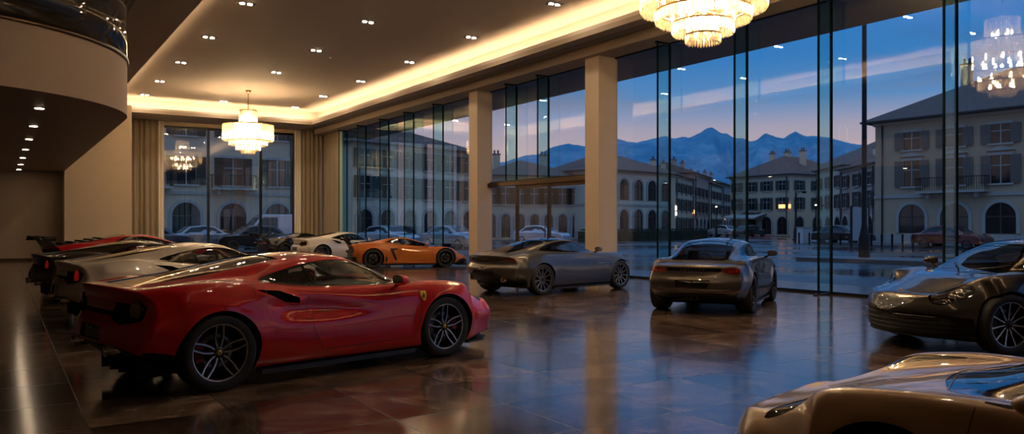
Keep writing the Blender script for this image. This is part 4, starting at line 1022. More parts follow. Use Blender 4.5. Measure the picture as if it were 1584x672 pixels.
# ------------------------------------------------------------------ long-bonnet grand tourer
P_gt = dict(
    x0=-2.36, x1=2.22, xr=-1.40, xf=1.40, Rr=.39, Rf=.385, zc=.35, rt=[.06, .03], rn=[.07, .09], cabin=(-1.3, .95), zint=.82, tl=.6, nl=.7, flare=.02,
    c=dict(
        zb=[(-2.5, .32), (-2.0, .18), (-1.4, .14), (1.8, .14), (2.4, .2)],
        ws=[(-2.5, .70), (-2.0, .84), (-1.4, .92), (-.9, .88), (0, .87), (.9, .88), (1.4, .91), (1.9, .86), (2.4, .66)],
        zs=[(-2.5, .40), (-1.9, .25), (-1.4, .21), (1.8, .20), (2.4, .26)],
        wm=[(-2.5, .84), (-2.1, .92), (-1.4, .97), (-.7, .925), (0, .91), (.8, .925), (1.4, .955), (1.9, .90), (2.4, .70)],
        zm=[(-2.5, .62), (-1.4, .62), (0, .54), (1.4, .58), (2.4, .48)],
        wh=[(-2.5, .72), (-2.0, .81), (-1.4, .855), (-.8, .82), (0, .80), (.8, .81), (1.4, .825), (1.9, .74), (2.4, .54)],
        zh=[(-2.5, .84), (-2.1, .905), (-1.4, .95), (-.8, .93), (0, .915), (.8, .905), (1.4, .885), (1.8, .80), (2.1, .70), (2.4, .58)],
        wg=[(-2.5, .58), (-2.0, .62), (-1.3, .67), (-.7, .70), (0, .71), (.5, .68), (.9, .62), (1.4, .54), (2.4, .36)],
        zg=[(-2.5, .875), (-2.0, .93), (-1.3, .975), (-.7, .96), (0, .945), (.6, .925), (1.0, .90), (1.4, .865), (1.8, .78), (2.1, .69), (2.4, .57)],
        wr=[(-2.5, .44), (-1.9, .46), (-1.3, .51), (-.8, .545), (-.3, .56), (.2, .555), (.6, .53), (.9, .46), (1.4, .36), (2.4, .22)],
        zr=[(-2.5, .885), (-2.0, .955), (-1.6, 1.02), (-1.1, 1.11), (-.7, 1.18), (-.3, 1.205), (0, 1.185), (.3, 1.10), (.6, .98), (.85, .925), (1.4, .875), (1.9, .76), (2.4, .57)],
        zt=[(-2.5, .89), (-2.1, .955), (-1.7, 1.04), (-1.2, 1.16), (-.8, 1.245), (-.4, 1.285), (-.1, 1.275), (.2, 1.20), (.55, 1.04), (.80, .95), (1.0, .925), (1.5, .87), (1.9, .775), (2.2, .66), (2.4, .57)]),
    tail=[(.1, .35), (.25, .25), (.36, .08), (.46, .0), (.60, -.03), (.74, .04), (.82, .03), (.90, -.01), (1.0, .0)],
    nose=[(.1, .12), (.2, .02), (.3, -.02), (.5, .02), (.62, .08), (.8, .2)],
    plan_t=(.40, 2.3), plan_n=(.60, 2.2),
    panels=[
        dict(n='window_trim', a='y', m='gloss_black', p=[(.72, .935), (.1, .94), (-.7, .965), (-1.22, 1.01), (-1.05, 1.085), (-.75, 1.165), (-.35, 1.205), (0, 1.18), (.3, 1.09), (.55, 1.0)], s=1, t=.1, k=3, lim=lambda c: c.z > .91),
        dict(n='side_window', a='y', m='car_window_glass', p=[(.60, .95), (.1, .955), (-.50, .975), (-.55, 1.165), (-.35, 1.19), (-.02, 1.165), (.3, 1.07)], t=.1, lim=lambda c: c.z > .91, d=.006),
        dict(n='quarter_window', a='y', m='car_rear_glass', p=[(-.57, .978), (-1.12, 1.02), (-1.0, 1.08), (-.75, 1.145), (-.60, 1.158)], t=.1, lim=lambda c: c.z > .91, d=.006),
        dict(n='windscreen', a='z', m='car_window_glass', p=[(.93, 0), (.90, .3), (.78, .52), (.6, .585), (.3, .57), (.05, .53), (-.02, .3), (-.05, 0), (-.02, -.3), (.05, -.53), (.3, -.57), (.6, -.585), (.78, -.52), (.90, -.3)], s=1, k=4, t=.1),
        dict(n='roof_panel', a='z', m='gloss_black', p=[(-.10, -.50), (-.10, .50), (-.8, .49), (-.8, -.49)], t=.3, d=.001),
        dict(n='rear_window', a='z', m='car_window_glass', p=[(-.84, 0), (-.86, .3), (-.92, .45), (-1.3, .44), (-1.85, .42), (-2.0, .35), (-2.03, 0), (-2.0, -.35), (-1.85, -.42), (-1.3, -.44), (-.92, -.45), (-.86, -.3)], s=1, k=3, t=.1, d=.005),
        dict(n='lamp_strip', a='x', dir=-1, m='gloss_black', p=[(-.86, .865), (-.6, .85), (.6, .85), (.86, .865), (.70, .795), (.5, .775), (-.5, .775), (-.70, .795)], t=.02, d=.02),
        dict(n='tail_lamp', a='x', dir=-1, m='smoked_red_lens', mir=True, p=[(.46, .83), (.80, .85), (.85, .845), (.78, .80), (.50, .785)], t=.15, d=-.002),
        dict(n='plate_recess', a='x', dir=-1, m='gloss_black', p=[(-.30, .40), (-.34, .56), (.34, .56), (.30, .40)], t=.2, d=.02),
        dict(n='rear_diffuser', a='x', dir=-1, m='black_plastic', p=[(-.80, .10), (-.66, .34), (-.44, .50), (.44, .50), (.66, .34), (.80, .10)], t=-.6, d=.02, lim=lambda c: c.x < -1.9),
        dict(n='headlamp', a='z', m='lamp_lens', mir=True, p=[(1.62, .68), (1.85, .72), (2.0, .66), (1.95, .56), (1.8, .58)], s=1, k=4, t=.1, lim=lambda c: c.z > .5),
        dict(n='front_grille', a='x', dir=1, m='black_mesh', p=[(-.44, .22), (-.60, .34), (-.44, .52), (.44, .52), (.60, .34), (.44, .22)], t=.15, d=.03),
        dict(n='side_strake', a='y', m='gloss_black', p=[(.98, .685), (.72, .665), (.50, .66), (.72, .635), (1.0, .64)], t=.1, d=.02),
    ],
    seams=[
        dict(a='y', p=[(.72, .90), (.76, .68), (.72, .42), (.66, .28)]), dict(a='y', p=[(-.56, .965), (-.68, .78), (-.66, .5), (-.56, .28)]), dict(a='y', p=[(-.56, .28), (.66, .28)]),
        dict(a='z', p=[(.95, 0), (.9, .5), (.75, .66), (1.4, .74)]), dict(a='x', p=[(.44, .775), (.44, .50)], w=.006), ],
    wheels=dict(R=(.355, .355), w=(.29, .26), y=(.82, .82), style='multi', rr=.745),
    mirror=(.52, .87, .985), dash=.55, seatx=-.30)
def ex_gt(root, parts, bvh, paint):
    for s in (1, -1):
        b = MB(); b.lathe([(.04, 0), (.05, -.008), (.05, .14), (.04, .14)], M_chrome, (-2.28, s*.52, .37), axis='x', n=20, closed=True); b.build('exhaust_pipe', root)
        q, n = hit(bvh, (.9, s*3, .675), (0, -s, 0))
        b = MB(); pts = []
        for x in np.linspace(.55, 1.02, 8):
            h, n = hit(bvh, (x, s*3, .66), (0, -s, 0)); pts.append(h)
        b.tube(pts, .006, M_chrome, 6); b.build('strake_trim', root)
        # bright roof strake above the side glass
        b = MB(); pts = []
        for x in np.linspace(.45, -1.3, 16):
            z = float(np.interp(x, [-1.3, -1.05, -.75, -.35, 0, .3, .45], [1.02, 1.095, 1.172, 1.213, 1.188, 1.10, 1.035])); h, n = hit(bvh, (x, s*3, z), (0, -s, 0)); pts.append(h)
        b.tube(pts, .008, M_disc, 6); b.build('roof_strake', root)
        b = MB(); b.add([(x, s*y, z) for z in (.11, .15) for x, y in ((-1.0, .80), (-1.0, .91), (1.0, .91), (1.0, .80))], [(0, 1, 2, 3), (4, 5, 6, 7), (0, 1, 5, 4), (1, 2, 6, 5), (2, 3, 7, 6), (3, 0, 4, 7)], M_black); b.build('side_skirt', root)
    p, n = hit(bvh, (-4, 0, .82), (1, 0, 0))
    w = MB(); w.add([(p.x-.004, y, z) for y, z in ((-.07, .83), (-.02, .822), (0, .828), (.02, .822), (.07, .83), (.03, .808), (0, .812), (-.03, .808))], [tuple(range(8))], M_chrome); w.build('wing_badge', root)
    headlamp_inner(root, bvh, parts, [(1.85, .64)], .04)
P_gt['extra'] = ex_gt
# ------------------------------------------------------------------ low wedge with rear wing
P_wed = dict(
    x0=-2.20, x1=2.30, xr=-1.35, xf=1.35, Rr=.40, Rf=.385, zc=.345, rt=[.03, .02], rn=[.05, .05], cabin=(-.7, 1.25), zint=.70, tl=.4, nl=.7, sig=.018, smooth=1, flare=.02,
    c=dict(
        zb=[(-2.4, .30), (-1.9, .17), (-1.3, .12), (1.7, .11), (2.4, .15)],
        ws=[(-2.4, .80), (-1.9, .90), (-1.35, .97), (-.9, .93), (-.4, .88), (.5, .90), (1.35, .94), (1.9, .88), (2.4, .76)],
        zs=[(-2.4, .36), (-1.9, .24), (-1.3, .19), (1.7, .17), (2.4, .20)],
        wm=[(-2.4, .96), (-1.9, 1.0), (-1.35, 1.01), (-.8, .97), (-.3, .90), (.3, .91), (.9, .95), (1.35, .975), (1.9, .94), (2.4, .82)],
        zm=[(-2.4, .60), (-1.35, .62), (-.4, .50), (.5, .46), (1.35, .52), (2.4, .32)],
        wh=[(-2.4, .86), (-1.9, .90), (-1.35, .92), (-.8, .88), (-.3, .85), (.3, .84), (.9, .86), (1.35, .88), (1.9, .80), (2.4, .66)],
        zh=[(-2.4, .82), (-1.9, .89), (-1.35, .92), (-.8, .86), (-.3, .81), (.4, .775), (1.0, .765), (1.35, .755), (1.7, .665), (2.4, .40)],
        wg=[(-2.4, .60), (-1.6, .66), (-.9, .72), (-.3, .76), (.5, .75), (1.0, .68), (1.4, .56), (2.4, .40)],
        zg=[(-2.4, .83), (-1.6, .93), (-.9, .92), (-.3, .855), (.5, .80), (1.0, .77), (1.4, .70), (2.4, .395)],
        wr=[(-2.4, .40), (-1.4, .44), (-.7, .50), (-.2, .53), (.4, .54), (.9, .50), (1.3, .40), (2.4, .3)],
        zr=[(-2.4, .84), (-1.6, .96), (-1.1, 1.02), (-.6, 1.085), (-.2, 1.095), (.2, 1.02), (.6, .905), (1.0, .79), (1.4, .70), (2.4, .39)],
        zt=[(-2.4, .84), (-1.6, .97), (-1.1, 1.045), (-.6, 1.12), (-.25, 1.14), (.05, 1.11), (.5, .985), (1.0, .83), (1.35, .73), (1.8, .60), (2.4, .39)]),
    tail=[(.1, .25), (.3, .05), (.5, .0), (.62, .05), (.75, .02), (.9, -.02)],
    nose=[(.1, .10), (.17, -.02), (.25, .0), (.4, .06), (.6, .1)],
    plan_t=(.15, 2.4), plan_n=(.40, 2.0),
    panels=[
        dict(n='window_trim', a='y', m='gloss_black', p=[(.95, .79), (.3, .80), (-.35, .855), (-.90, .94), (-.62, 1.065), (-.2, 1.08), (.2, 1.0), (.6, .89)], t=.1, lim=lambda c: c.z > .77),
        dict(n='side_window', a='y', m='car_window_glass', p=[(.72, .815), (.3, .825), (-.30, .875), (-.45, 1.045), (-.2, 1.06), (.2, .98), (.55, .88)], t=.1, lim=lambda c: c.z > .77, d=.006),
        dict(n='windscreen', a='z', m='car_window_glass', p=[(1.22, 0), (1.15, .3), (.95, .55), (.5, .56), (.12, .50), (.05, 0), (.12, -.50), (.5, -.56), (.95, -.55), (1.15, -.3)], t=.1, d=.004),
        dict(n='roof_panel', a='z', m='gloss_black', p=[(-.0, -.46), (-.0, .46), (-.55, .46), (-.55, -.46)], t=.3, d=.001),
        dict(n='engine_cover', a='z', m='gloss_black', p=[(-.58, -.44), (-.58, .44), (-1.2, .50), (-1.9, .62), (-2.22, .70), (-2.22, -.70), (-1.9, -.62), (-1.2, -.50)], t=.1, d=.006),
        dict(n='side_intake', a='y', m='black_plastic', p=[(-.75, .72), (-.36, .72), (-.60, .64), (-.50, .38), (-.46, .26), (-.55, .31), (-.70, .60)], t=.0, d=.05),
        dict(n='sill_vent', a='y', m='black_plastic', p=[(-.89, .46), (-.81, .34), (-.88, .18), (-.915, .25)], t=.0, d=.03),
        dict(n='rear_grille', a='x', dir=-1, m='black_mesh', p=[(-.92, .40), (-.92, .80), (.92, .80), (.92, .40)], t=.1, d=.03),
        dict(n='rear_diffuser', a='x', dir=-1, m='black_plastic', p=[(-.98, .08), (-.95, .42), (.95, .42), (.98, .08)], t=-.6, d=.02, lim=lambda c: c.x < -1.95),
        dict(n='headlamp', a='z', m='lamp_lens', mir=True, p=[(1.68, .56), (1.95, .72), (2.12, .70), (2.05, .60), (1.9, .56)], t=.1),
        dict(n='front_intake', a='x', dir=1, m='black_plastic', p=[(-.90, .16), (-.84, .33), (-.40, .25), (.40, .25), (.84, .33), (.90, .16)], t=.05, d=.04),
    ],
    seams=[dict(a='y', p=[(.88, .78), (.86, .5), (.78, .25)]), dict(a='y', p=[(-.32, .86), (-.36, .6), (-.24, .25)]), dict(a='y', p=[(-.24, .25), (.78, .25)]), dict(a='z', p=[(1.25, 0), (1.1, .5), (2.0, .5)])],
    wheels=dict(R=(.355, .345), w=(.32, .26), y=(.84, .84), style='y', rr=.74, m='gloss_black'),
    mirror=(.62, .88, .84), dash=.85, seatx=.1)
def ex_wed(root, parts, bvh, paint):
    w = empty('rear_wing', parent=root); b = MB(); k = 13
    prof = [(-2.16, 1.06), (-2.22, 1.085), (-2.38, 1.09), (-2.42, 1.10), (-2.42, 1.09), (-2.34, 1.068), (-2.22, 1.05)]
    vs = []; ys = np.linspace(-.88, .88, k)
    for y in ys:
        for x, z in prof: vs.append((x+.06*(abs(y)/.88)**2, y, z-.0))
    n = len(prof); fs = [(i*n+j, i*n+(j+1) % n, (i+1)*n+(j+1) % n, (i+1)*n+j) for i in range(k-1) for j in range(n)]+[tuple(range(n)), tuple((k-1)*n+j for j in range(n))]
    b.add(vs, fs, M_gloss); b.build('wing_blade', w)
    for s in (1, -1):
        e = MB(); e.obox((-2.28, s*.885, 1.045), (.13, 0, .0), (0, .008, 0), (.015, 0, .055), M_gloss); e.build('end_plate', w)
        e = MB(); e.add([(x, s*y, z) for y in (.38, .40) for x, z in ((-2.02, .84), (-2.20, .84), (-2.36, 1.07), (-2.24, 1.06))], [(0, 1, 2, 3), (4, 5, 6, 7), (0, 1, 5, 4), (1, 2, 6, 5), (2, 3, 7, 6), (3, 0, 4, 7)], M_gloss); e.build('wing_strut', w)
        b = MB(); b.add([(x, s*y, z) for z in (.09, .13) for x, y in ((-.92, .80), (-.92, .95), (.9, .93), (.9, .80))], [(0, 1, 2, 3), (4, 5, 6, 7), (0, 1, 5, 4), (1, 2, 6, 5), (2, 3, 7, 6), (3, 0, 4, 7)], M_black); b.build('side_skirt', root)
        b = MB()
        for j in range(3): b.obox((-2.215+.01*j, s*(.50+.13*j), .68), (.008, 0, 0), (0, .05, 0), (0, 0, .012), M_redl)
        b.build('tail_lamp', root)
    b = MB()
    for j in range(5): b.obox((-1.05-.2*j, 0, 1.035-.028*j), (.06, 0, -.012), (0, .34, 0), (0, 0, .012), M_black)
    b.build('engine_louvres', root)
    b = MB(); b.lathe([(.045, 0), (.055, -.01), (.055, .16), (.045, .16)], M_disc, (-2.24, .11, .60), axis='x', n=20, closed=True); b.lathe([(.045, 0), (.055, -.01), (.055, .16), (.045, .16)], M_disc, (-2.24, -.11, .60), axis='x', n=20, closed=True); b.build('exhaust_pipe', root)
    b = MB(); b.add([(x, y, z) for z in (.08, .105) for x, y in ((1.8, -.92), (2.15, -.88), (2.42, -.4), (2.46, 0), (2.42, .4), (2.15, .88), (1.8, .92))], [tuple(range(7)), tuple(range(7, 14))]+[(i, (i+1) % 7, 7+(i+1) % 7, 7+i) for i in range(7)], M_black); b.build('front_splitter', root)
P_wed['extra'] = ex_wed
# ------------------------------------------------------------------ the cars on the showroom floor
def paint(name, col, rough=.28, metal=.5, spec=.5, flake=.05): return mat(name, col, rough, metal, coat=1, noise=(2, flake), coatr=.02, spec=spec)
P_red = paint('red_car_paint', (.52, .002, .005), .5, 0, .15)
P_silver = paint('champagne_silver_paint', (.60, .53, .44), .38, .2)
P_bronze = paint('dark_bronze_paint', (.045, .033, .022), .28, .6)
P_red2 = paint('deep_red_paint', (.42, .003, .007), .5, 0, .15)
P_white = paint('pearl_white_paint', (.72, .64, .52), .35, .05)
P_blk = paint('anthracite_paint', (.02, .021, .023), .25, .5)
P_orange = paint('orange_metallic_paint', (.52, .13, .014), .42, .1, .2)
P_grey = paint('grey_metallic_paint', (.055, .052, .050), .34, .5)
P_graph = paint('graphite_metallic_paint', (.040, .037, .034), .32, .5)
P_grey2 = paint('warm_grey_metallic_paint', (.060, .050, .042), .34, .5)
P_sand = paint('sand_gold_paint', (.46, .29, .16), .42, .1, .3)
def put(o, x, y, deg, s=1.0, z=0): o.location = (x, y, z); o.rotation_euler = (0, 0, math.radians(deg)); o.scale = (s, s, s)
def recopy(src, old, new, swap={}):
    """copy of a finished car in another paint"""
    root = copy_tree(src); cache = {}
    def walk(o):
        if o.type == 'MESH' and (old in list(o.data.materials) or any(a in list(o.data.materials) for a in swap)):
            me = o.data.copy(); o.data = me
            for i, m in enumerate(me.materials):
                if m is old: me.materials[i] = new
                elif m in swap: me.materials[i] = swap[m]
        for c in o.children: walk(c)
    walk(root); return root
berl = build_car(P_berl, P_red); put(berl, 2.76, 8.54, 12.0)
tag(berl, 'bright red mid-engined sports car nearest on the left, yellow shield on its front wing', 'car')
LMP = {MATS['smoked_red_lens']: M_redl}
c2 = recopy(berl, P_red, P_silver, LMP); put(c2, 2.80, 13.9, 7)
tag(c2, 'champagne silver sports car standing directly behind the bright red one', 'car')
c3 = recopy(berl, P_red, P_bronze, LMP); put(c3, 2.55, 18.4, 8, .97)
tag(c3, 'dark bronze sports car between the silver car and the red winged car', 'car')
c6 = recopy(berl, P_red, P_white); put(c6, 12.1, 31.6, 3)
tag(c6, 'pearl white sports car parked behind the orange winged car', 'car')
c11 = recopy(berl, P_red, P_sand); put(c11, 4.36, 1.12, 104.5, .87)
tag(c11, 'sand gold sports car cut off by the bottom right corner', 'car')
# yellow shields on the wings of the first car only
for s in (1, -1):
    b = MB(); sh = [(-.036, .050), (-.012, .056), (0, .05), (.012, .056), (.036, .050), (.036, .0), (.02, -.04), (0, -.056), (-.02, -.04), (-.036, .0)]
    Y0 = .872
    bo = [o for o in berl.children if o.name.startswith('body')][0]
    P3 = []
    for a, c_ in sh:
        r_ = bo.ray_cast(Vector((1.02+a-.02, s*3, .715+c_)), Vector((0, -s, 0))); P3.append(Vector((1.02+a-.02, r_[1].y+s*.004, .715+c_)))
    b.add(P3, [tuple(range(len(P3)))], M_yel)
    ho = [(-.014, -.034), (-.002, -.010), (-.018, -.014), (-.012, .006), (-.002, .034), (.010, .028), (.004, .012), (.018, .006), (.008, -.008), (.012, -.034), (.002, -.018)]
    hp = []
    for a, c_ in ho:
        r_ = bo.ray_cast(Vector((1.0+a, s*3, .715+c_)), Vector((0, -s, 0))); hp.append(Vector((1.0+a, r_[1].y+s*.009, .715+c_)))
    b.add(hp, [tuple(range(len(ho)))], M_black)
    o = b.build('shield_badge', berl)
wed = build_car(P_wed, P_orange); put(wed, 12.25, 25.85, -17, .94)
tag(wed, 'orange wedge-shaped supercar with black rear wing beside the glass facade', 'car')
c4 = recopy(wed, P_orange, P_red2); put(c4, 3.35, 23.9, 9, 1.1)
tag(c4, 'red supercar with black rear wing, farthest of the four cars on the left', 'car')
c5 = recopy(wed, P_orange, P_blk); put(c5, 12.1, 36.4, 3)
tag(c5, 'black supercar nearest the corner curtains at the back of the room', 'car')
gt = build_car(P_gt, P_grey); put(gt, 10.82, 14.8, 10.5, .94)
tag(gt, 'grey long-bonnet grand tourer with black roof in front of the entrance column', 'car')
cay = build_car(P_cay, P_grey2); put(cay, 11.38, 10.38, 30.5, .97)
tag(cay, 'warm grey coupe seen from behind with its maker name across the tail', 'car')
elf = build_car(P_elf, P_graph); put(elf, 11.18, 4.85, 159.5, 1.03)
tag(elf, 'graphite coupe facing the viewer at the right edge, with round headlamps', 'car')
# ------------------------------------------------------------------ outside: wet square, houses, mountains
cY, sY = math.cos(YAW), math.sin(YAW)
def wpt(px, d): cx = (px-792)/FPX*d; return Vector((cx*cY+d*sY, -cx*sY+d*cY, 0))
def asphalt():
    m = bpy.data.materials.new('wet_paving'); m.use_nodes = True; t = m.node_tree; b = t.nodes['Principled BSDF']
    c = N(t, 'ShaderNodeTexCoord'); n = N(t, 'ShaderNodeTexNoise', Scale=.12, Detail=6.0, Roughness=.6); t.links.new(c.outputs['Object'], n.inputs[0])
    r = N(t, 'ShaderNodeMapRange'); r.inputs[1].default_value = .38; r.inputs[2].default_value = .62; r.inputs[3].default_value = .06; r.inputs[4].default_value = .42
    t.links.new(n.outputs[0], r.inputs[0]); t.links.new(r.outputs[0], b.inputs['Roughness'])
    k = N(t, 'ShaderNodeValToRGB'); k.color_ramp.elements[0].color = (.018, .020, .024, 1); k.color_ramp.elements[1].color = (.07, .072, .078, 1)
    n2 = N(t, 'ShaderNodeTexNoise', Scale=1.5, Detail=6.0); t.links.new(c.outputs['Object'], n2.inputs[0]); t.links.new(n2.outputs[0], k.inputs[0]); t.links.new(k.outputs[0], b.inputs['Base Color'])
    bp = N(t, 'ShaderNodeBump', Strength=.25, Distance=.02); t.links.new(n2.outputs[0], bp.inputs['Height']); t.links.new(bp.outputs[0], b.inputs['Normal'])
    return m
M_wet = asphalt()
b = MB(); b.box(XF+.12, 900, -400, 900, -.5, -.03, M_wet); b.box(-300, XF+.12, YB+.2, 900, -.5, -.03, M_wet)
S(b.build('piazza_paving'))
M_kerb = mat('kerb_stone', (.10, .10, .105), .45, noise=(1.5, .15)); M_pave = mat('wet_flagstones', (.09, .092, .10), .22, noise=(.8, .2))
def kerbed(name, pts, z):
    o = MB().prism([(p.x, p.y) for p in pts], -.03, z, M_kerb).build(name); return S(o)
kerbed('traffic_island', [Vector(p) for p in ((28.2, 21.4, 0), (31.2, 22.2, 0), (33.2, 6, 0), (33, -8, 0), (30.2, -8, 0), (30.0, 6, 0), (29.4, 13, 0))], .13)
kerbed('pavement', [wpt(1225, 78), wpt(1262, 100), wpt(1600, 70), wpt(1800, 52), wpt(1800, 40), wpt(1600, 46), wpt(1370, 53), wpt(1265, 62)], .12)
kerbed('pavement', [wpt(930, 76), wpt(1050, 84), wpt(1110, 118), wpt(1060, 140), wpt(930, 100)], .12)
kerbed('pavement', [wpt(200, 56), wpt(470, 58), wpt(560, 56), wpt(745, 66), wpt(745, 90), wpt(200, 90)], .12)
S(MB().box(XF+.12, XF+2.6, YN, YB, -.03, 0.0, M_pave).build('threshold_paving'))
S(MB().box(XF+.1, 17.6, YN-1, YB+.2, 6.36, 6.7, M_canopy).build('canopy'))
M_pl = [mat('plaster_ochre', (.50, .37, .24), .85, noise=(.7, .12)), mat('plaster_cream', (.70, .60, .45), .85, noise=(.7, .12)), mat('plaster_rose', (.50, .33, .27), .85, noise=(.7, .12)),
        mat('plaster_grey', (.36, .36, .36), .85, noise=(.7, .12)), mat('plaster_sand', (.64, .51, .35), .85, noise=(.7, .12))]
M_stone = mat('stone_trim', (.42, .40, .36), .8, noise=(2, .1)); M_shut = mat('shutter_brown', (.07, .045, .03), .7); M_shutg = mat('shutter_green', (.04, .07, .06), .7)
M_shutl = mat('shutter_grey', (.17, .14, .115), .7)
M_pane = mat('dark_window_pane', (.012, .016, .02), .06); M_iron = mat('wrought_iron', (.01, .01, .012), .5, .5)
M_gltr = mat('gutter_metal', (.06, .055, .05), .5, .6)
def roof_mat():
    m = bpy.data.materials.new('clay_tiles'); m.use_nodes = True; t = m.node_tree; b = t.nodes['Principled BSDF']; b.inputs['Roughness'].default_value = .6
    c = N(t, 'ShaderNodeTexCoord'); w = N(t, 'ShaderNodeTexWave', Scale=5.0, Distortion=.4); t.links.new(c.outputs['Object'], w.inputs[0])
    n = N(t, 'ShaderNodeTexNoise', Scale=3.0, Detail=4.0); t.links.new(c.outputs['Object'], n.inputs[0])
    k = N(t, 'ShaderNodeValToRGB'); k.color_ramp.elements[0].color = (.09, .065, .055, 1); k.color_ramp.elements[1].color = (.24, .16, .13, 1); t.links.new(n.outputs[0], k.inputs[0]); t.links.new(k.outputs[0], b.inputs['Base Color'])
    bp = N(t, 'ShaderNodeBump', Strength=.8, Distance=.08); t.links.new(w.outputs[0], bp.inputs['Height']); t.links.new(bp.outputs[0], b.inputs['Normal'])
    return m
M_roof = roof_mat()
WM = {}
def win_mesh(kind, w, h, sh):
    key = (kind, round(w, 2), round(h, 2), sh.name if sh else '')
    if key in WM: return WM[key]
    b = MB(); k = 12
    if kind == 'arch':
        r = w/2; pts = [(-r, 0)]+[(-r*math.cos(a), h-r+r*math.sin(a)) for a in np.linspace(0, PI, k)]+[(r, 0)]
        R2 = r+.22; po = [(-R2, 0)]+[(-R2*math.cos(a), h-r+R2*math.sin(a)) for a in np.linspace(0, PI, k)]+[(R2, 0)]
        n = len(pts)
        b.add([(x, -.06, z) for x, z in pts]+[(x, -.12, z) for x, z in po]+[(x, -.12, z) for x, z in pts]+[(x, .05, z) for x, z in po],
              [(2*n+i, 2*n+i+1, n+i+1, n+i) for i in range(n-1)]+[(i, i+1, 2*n+i+1, 2*n+i) for i in range(n-1)]+[(n+i, n+i+1, 3*n+i+1, 3*n+i) for i in range(n-1)], M_stone)
        b.add([(x, -.03, z) for x, z in pts], [tuple(range(n))], M_pane)
        b.box(-.04, .04, -.07, -.02, 0, h-.05, M_shut); b.box(-r, r, -.07, -.02, h-r-.04, h-r+.04, M_shut)
    else:
        t_ = .13
        b.box(-w/2-t_, -w/2, -.08, .02, 0, h, M_stone).box(w/2, w/2+t_, -.08, .02, 0, h, M_stone).box(-w/2-t_-.05, w/2+t_+.05, -.12, .02, h, h+.18, M_stone).box(-w/2-t_-.08, w/2+t_+.08, -.16, .02, -.12, 0, M_stone)
        b.box(-w/2, w/2, -.03, .0, 0, h, M_pane)
        b.box(-.035, .035, -.06, -.02, 0, h, M_stone); b.box(-w/2, w/2, -.055, -.02, h*.62, h*.62+.06, M_stone)
        if sh:
            for s in (-1, 1):
                xa, xb = s*(w/2+.02), s*(w/2+w*.52); b.box(xa, xb, -.16, -.10, .0, h, sh)
                for j in range(int(h/.14)): b.box(xa+s*.06, xb-s*.06, -.175, -.155, .08+j*.14, .13+j*.14, sh)
        if kind == 'ped':
            b.add([(-w/2-.3, y, h+.3) for y in (-.22, .02)]+[(w/2+.3, y, h+.3) for y in (-.22, .02)]+[(0, y, h+.62) for y in (-.22, .02)], [(0, 2, 4), (1, 3, 5), (0, 2, 3, 1), (0, 4, 5, 1), (2, 4, 5, 3)], M_stone)
    o = b.build('window'); me = o.data; bpy.data.objects.remove(o); WM[key] = me; return me
def place_win(parent, kind, w, h, sh, x, y, z, rz=0, name='window'):
    o = bpy.data.objects.new(name, win_mesh(kind, w, h, sh)); COL.objects.link(o); o.parent = parent; o.location = (x, y, z); o.rotation_euler = (0, 0, rz); return o
def balcony(parent, x, z, w, rz=0, y=0):
    b = MB(); b.box(-w/2, w/2, -.9, 0, -.16, 0, M_stone); b.box(-w/2, w/2, -.9, -.86, .9, .95, M_iron)
    n = int(w/.16)
    for i in range(n+1): q = -w/2+i*w/n; b.box(q-.012, q+.012, -.89, -.87, 0, .9, M_iron)
    for s in (-1, 1):
        b.box(s*w/2-.02, s*w/2+.02, -.9, 0, .9, .95, M_iron)
        for j in range(5): b.box(s*w/2-.012, s*w/2+.012, -.9+j*.18, -.88+j*.18, 0, .9, M_iron)
        b.box(s*w*.35-.1, s*w*.35+.1, -.6, 0, -.5, -.16, M_stone)
    o = b.build('balcony', parent); o.location = (x, y, z); o.rotation_euler = (0, 0, rz); return o
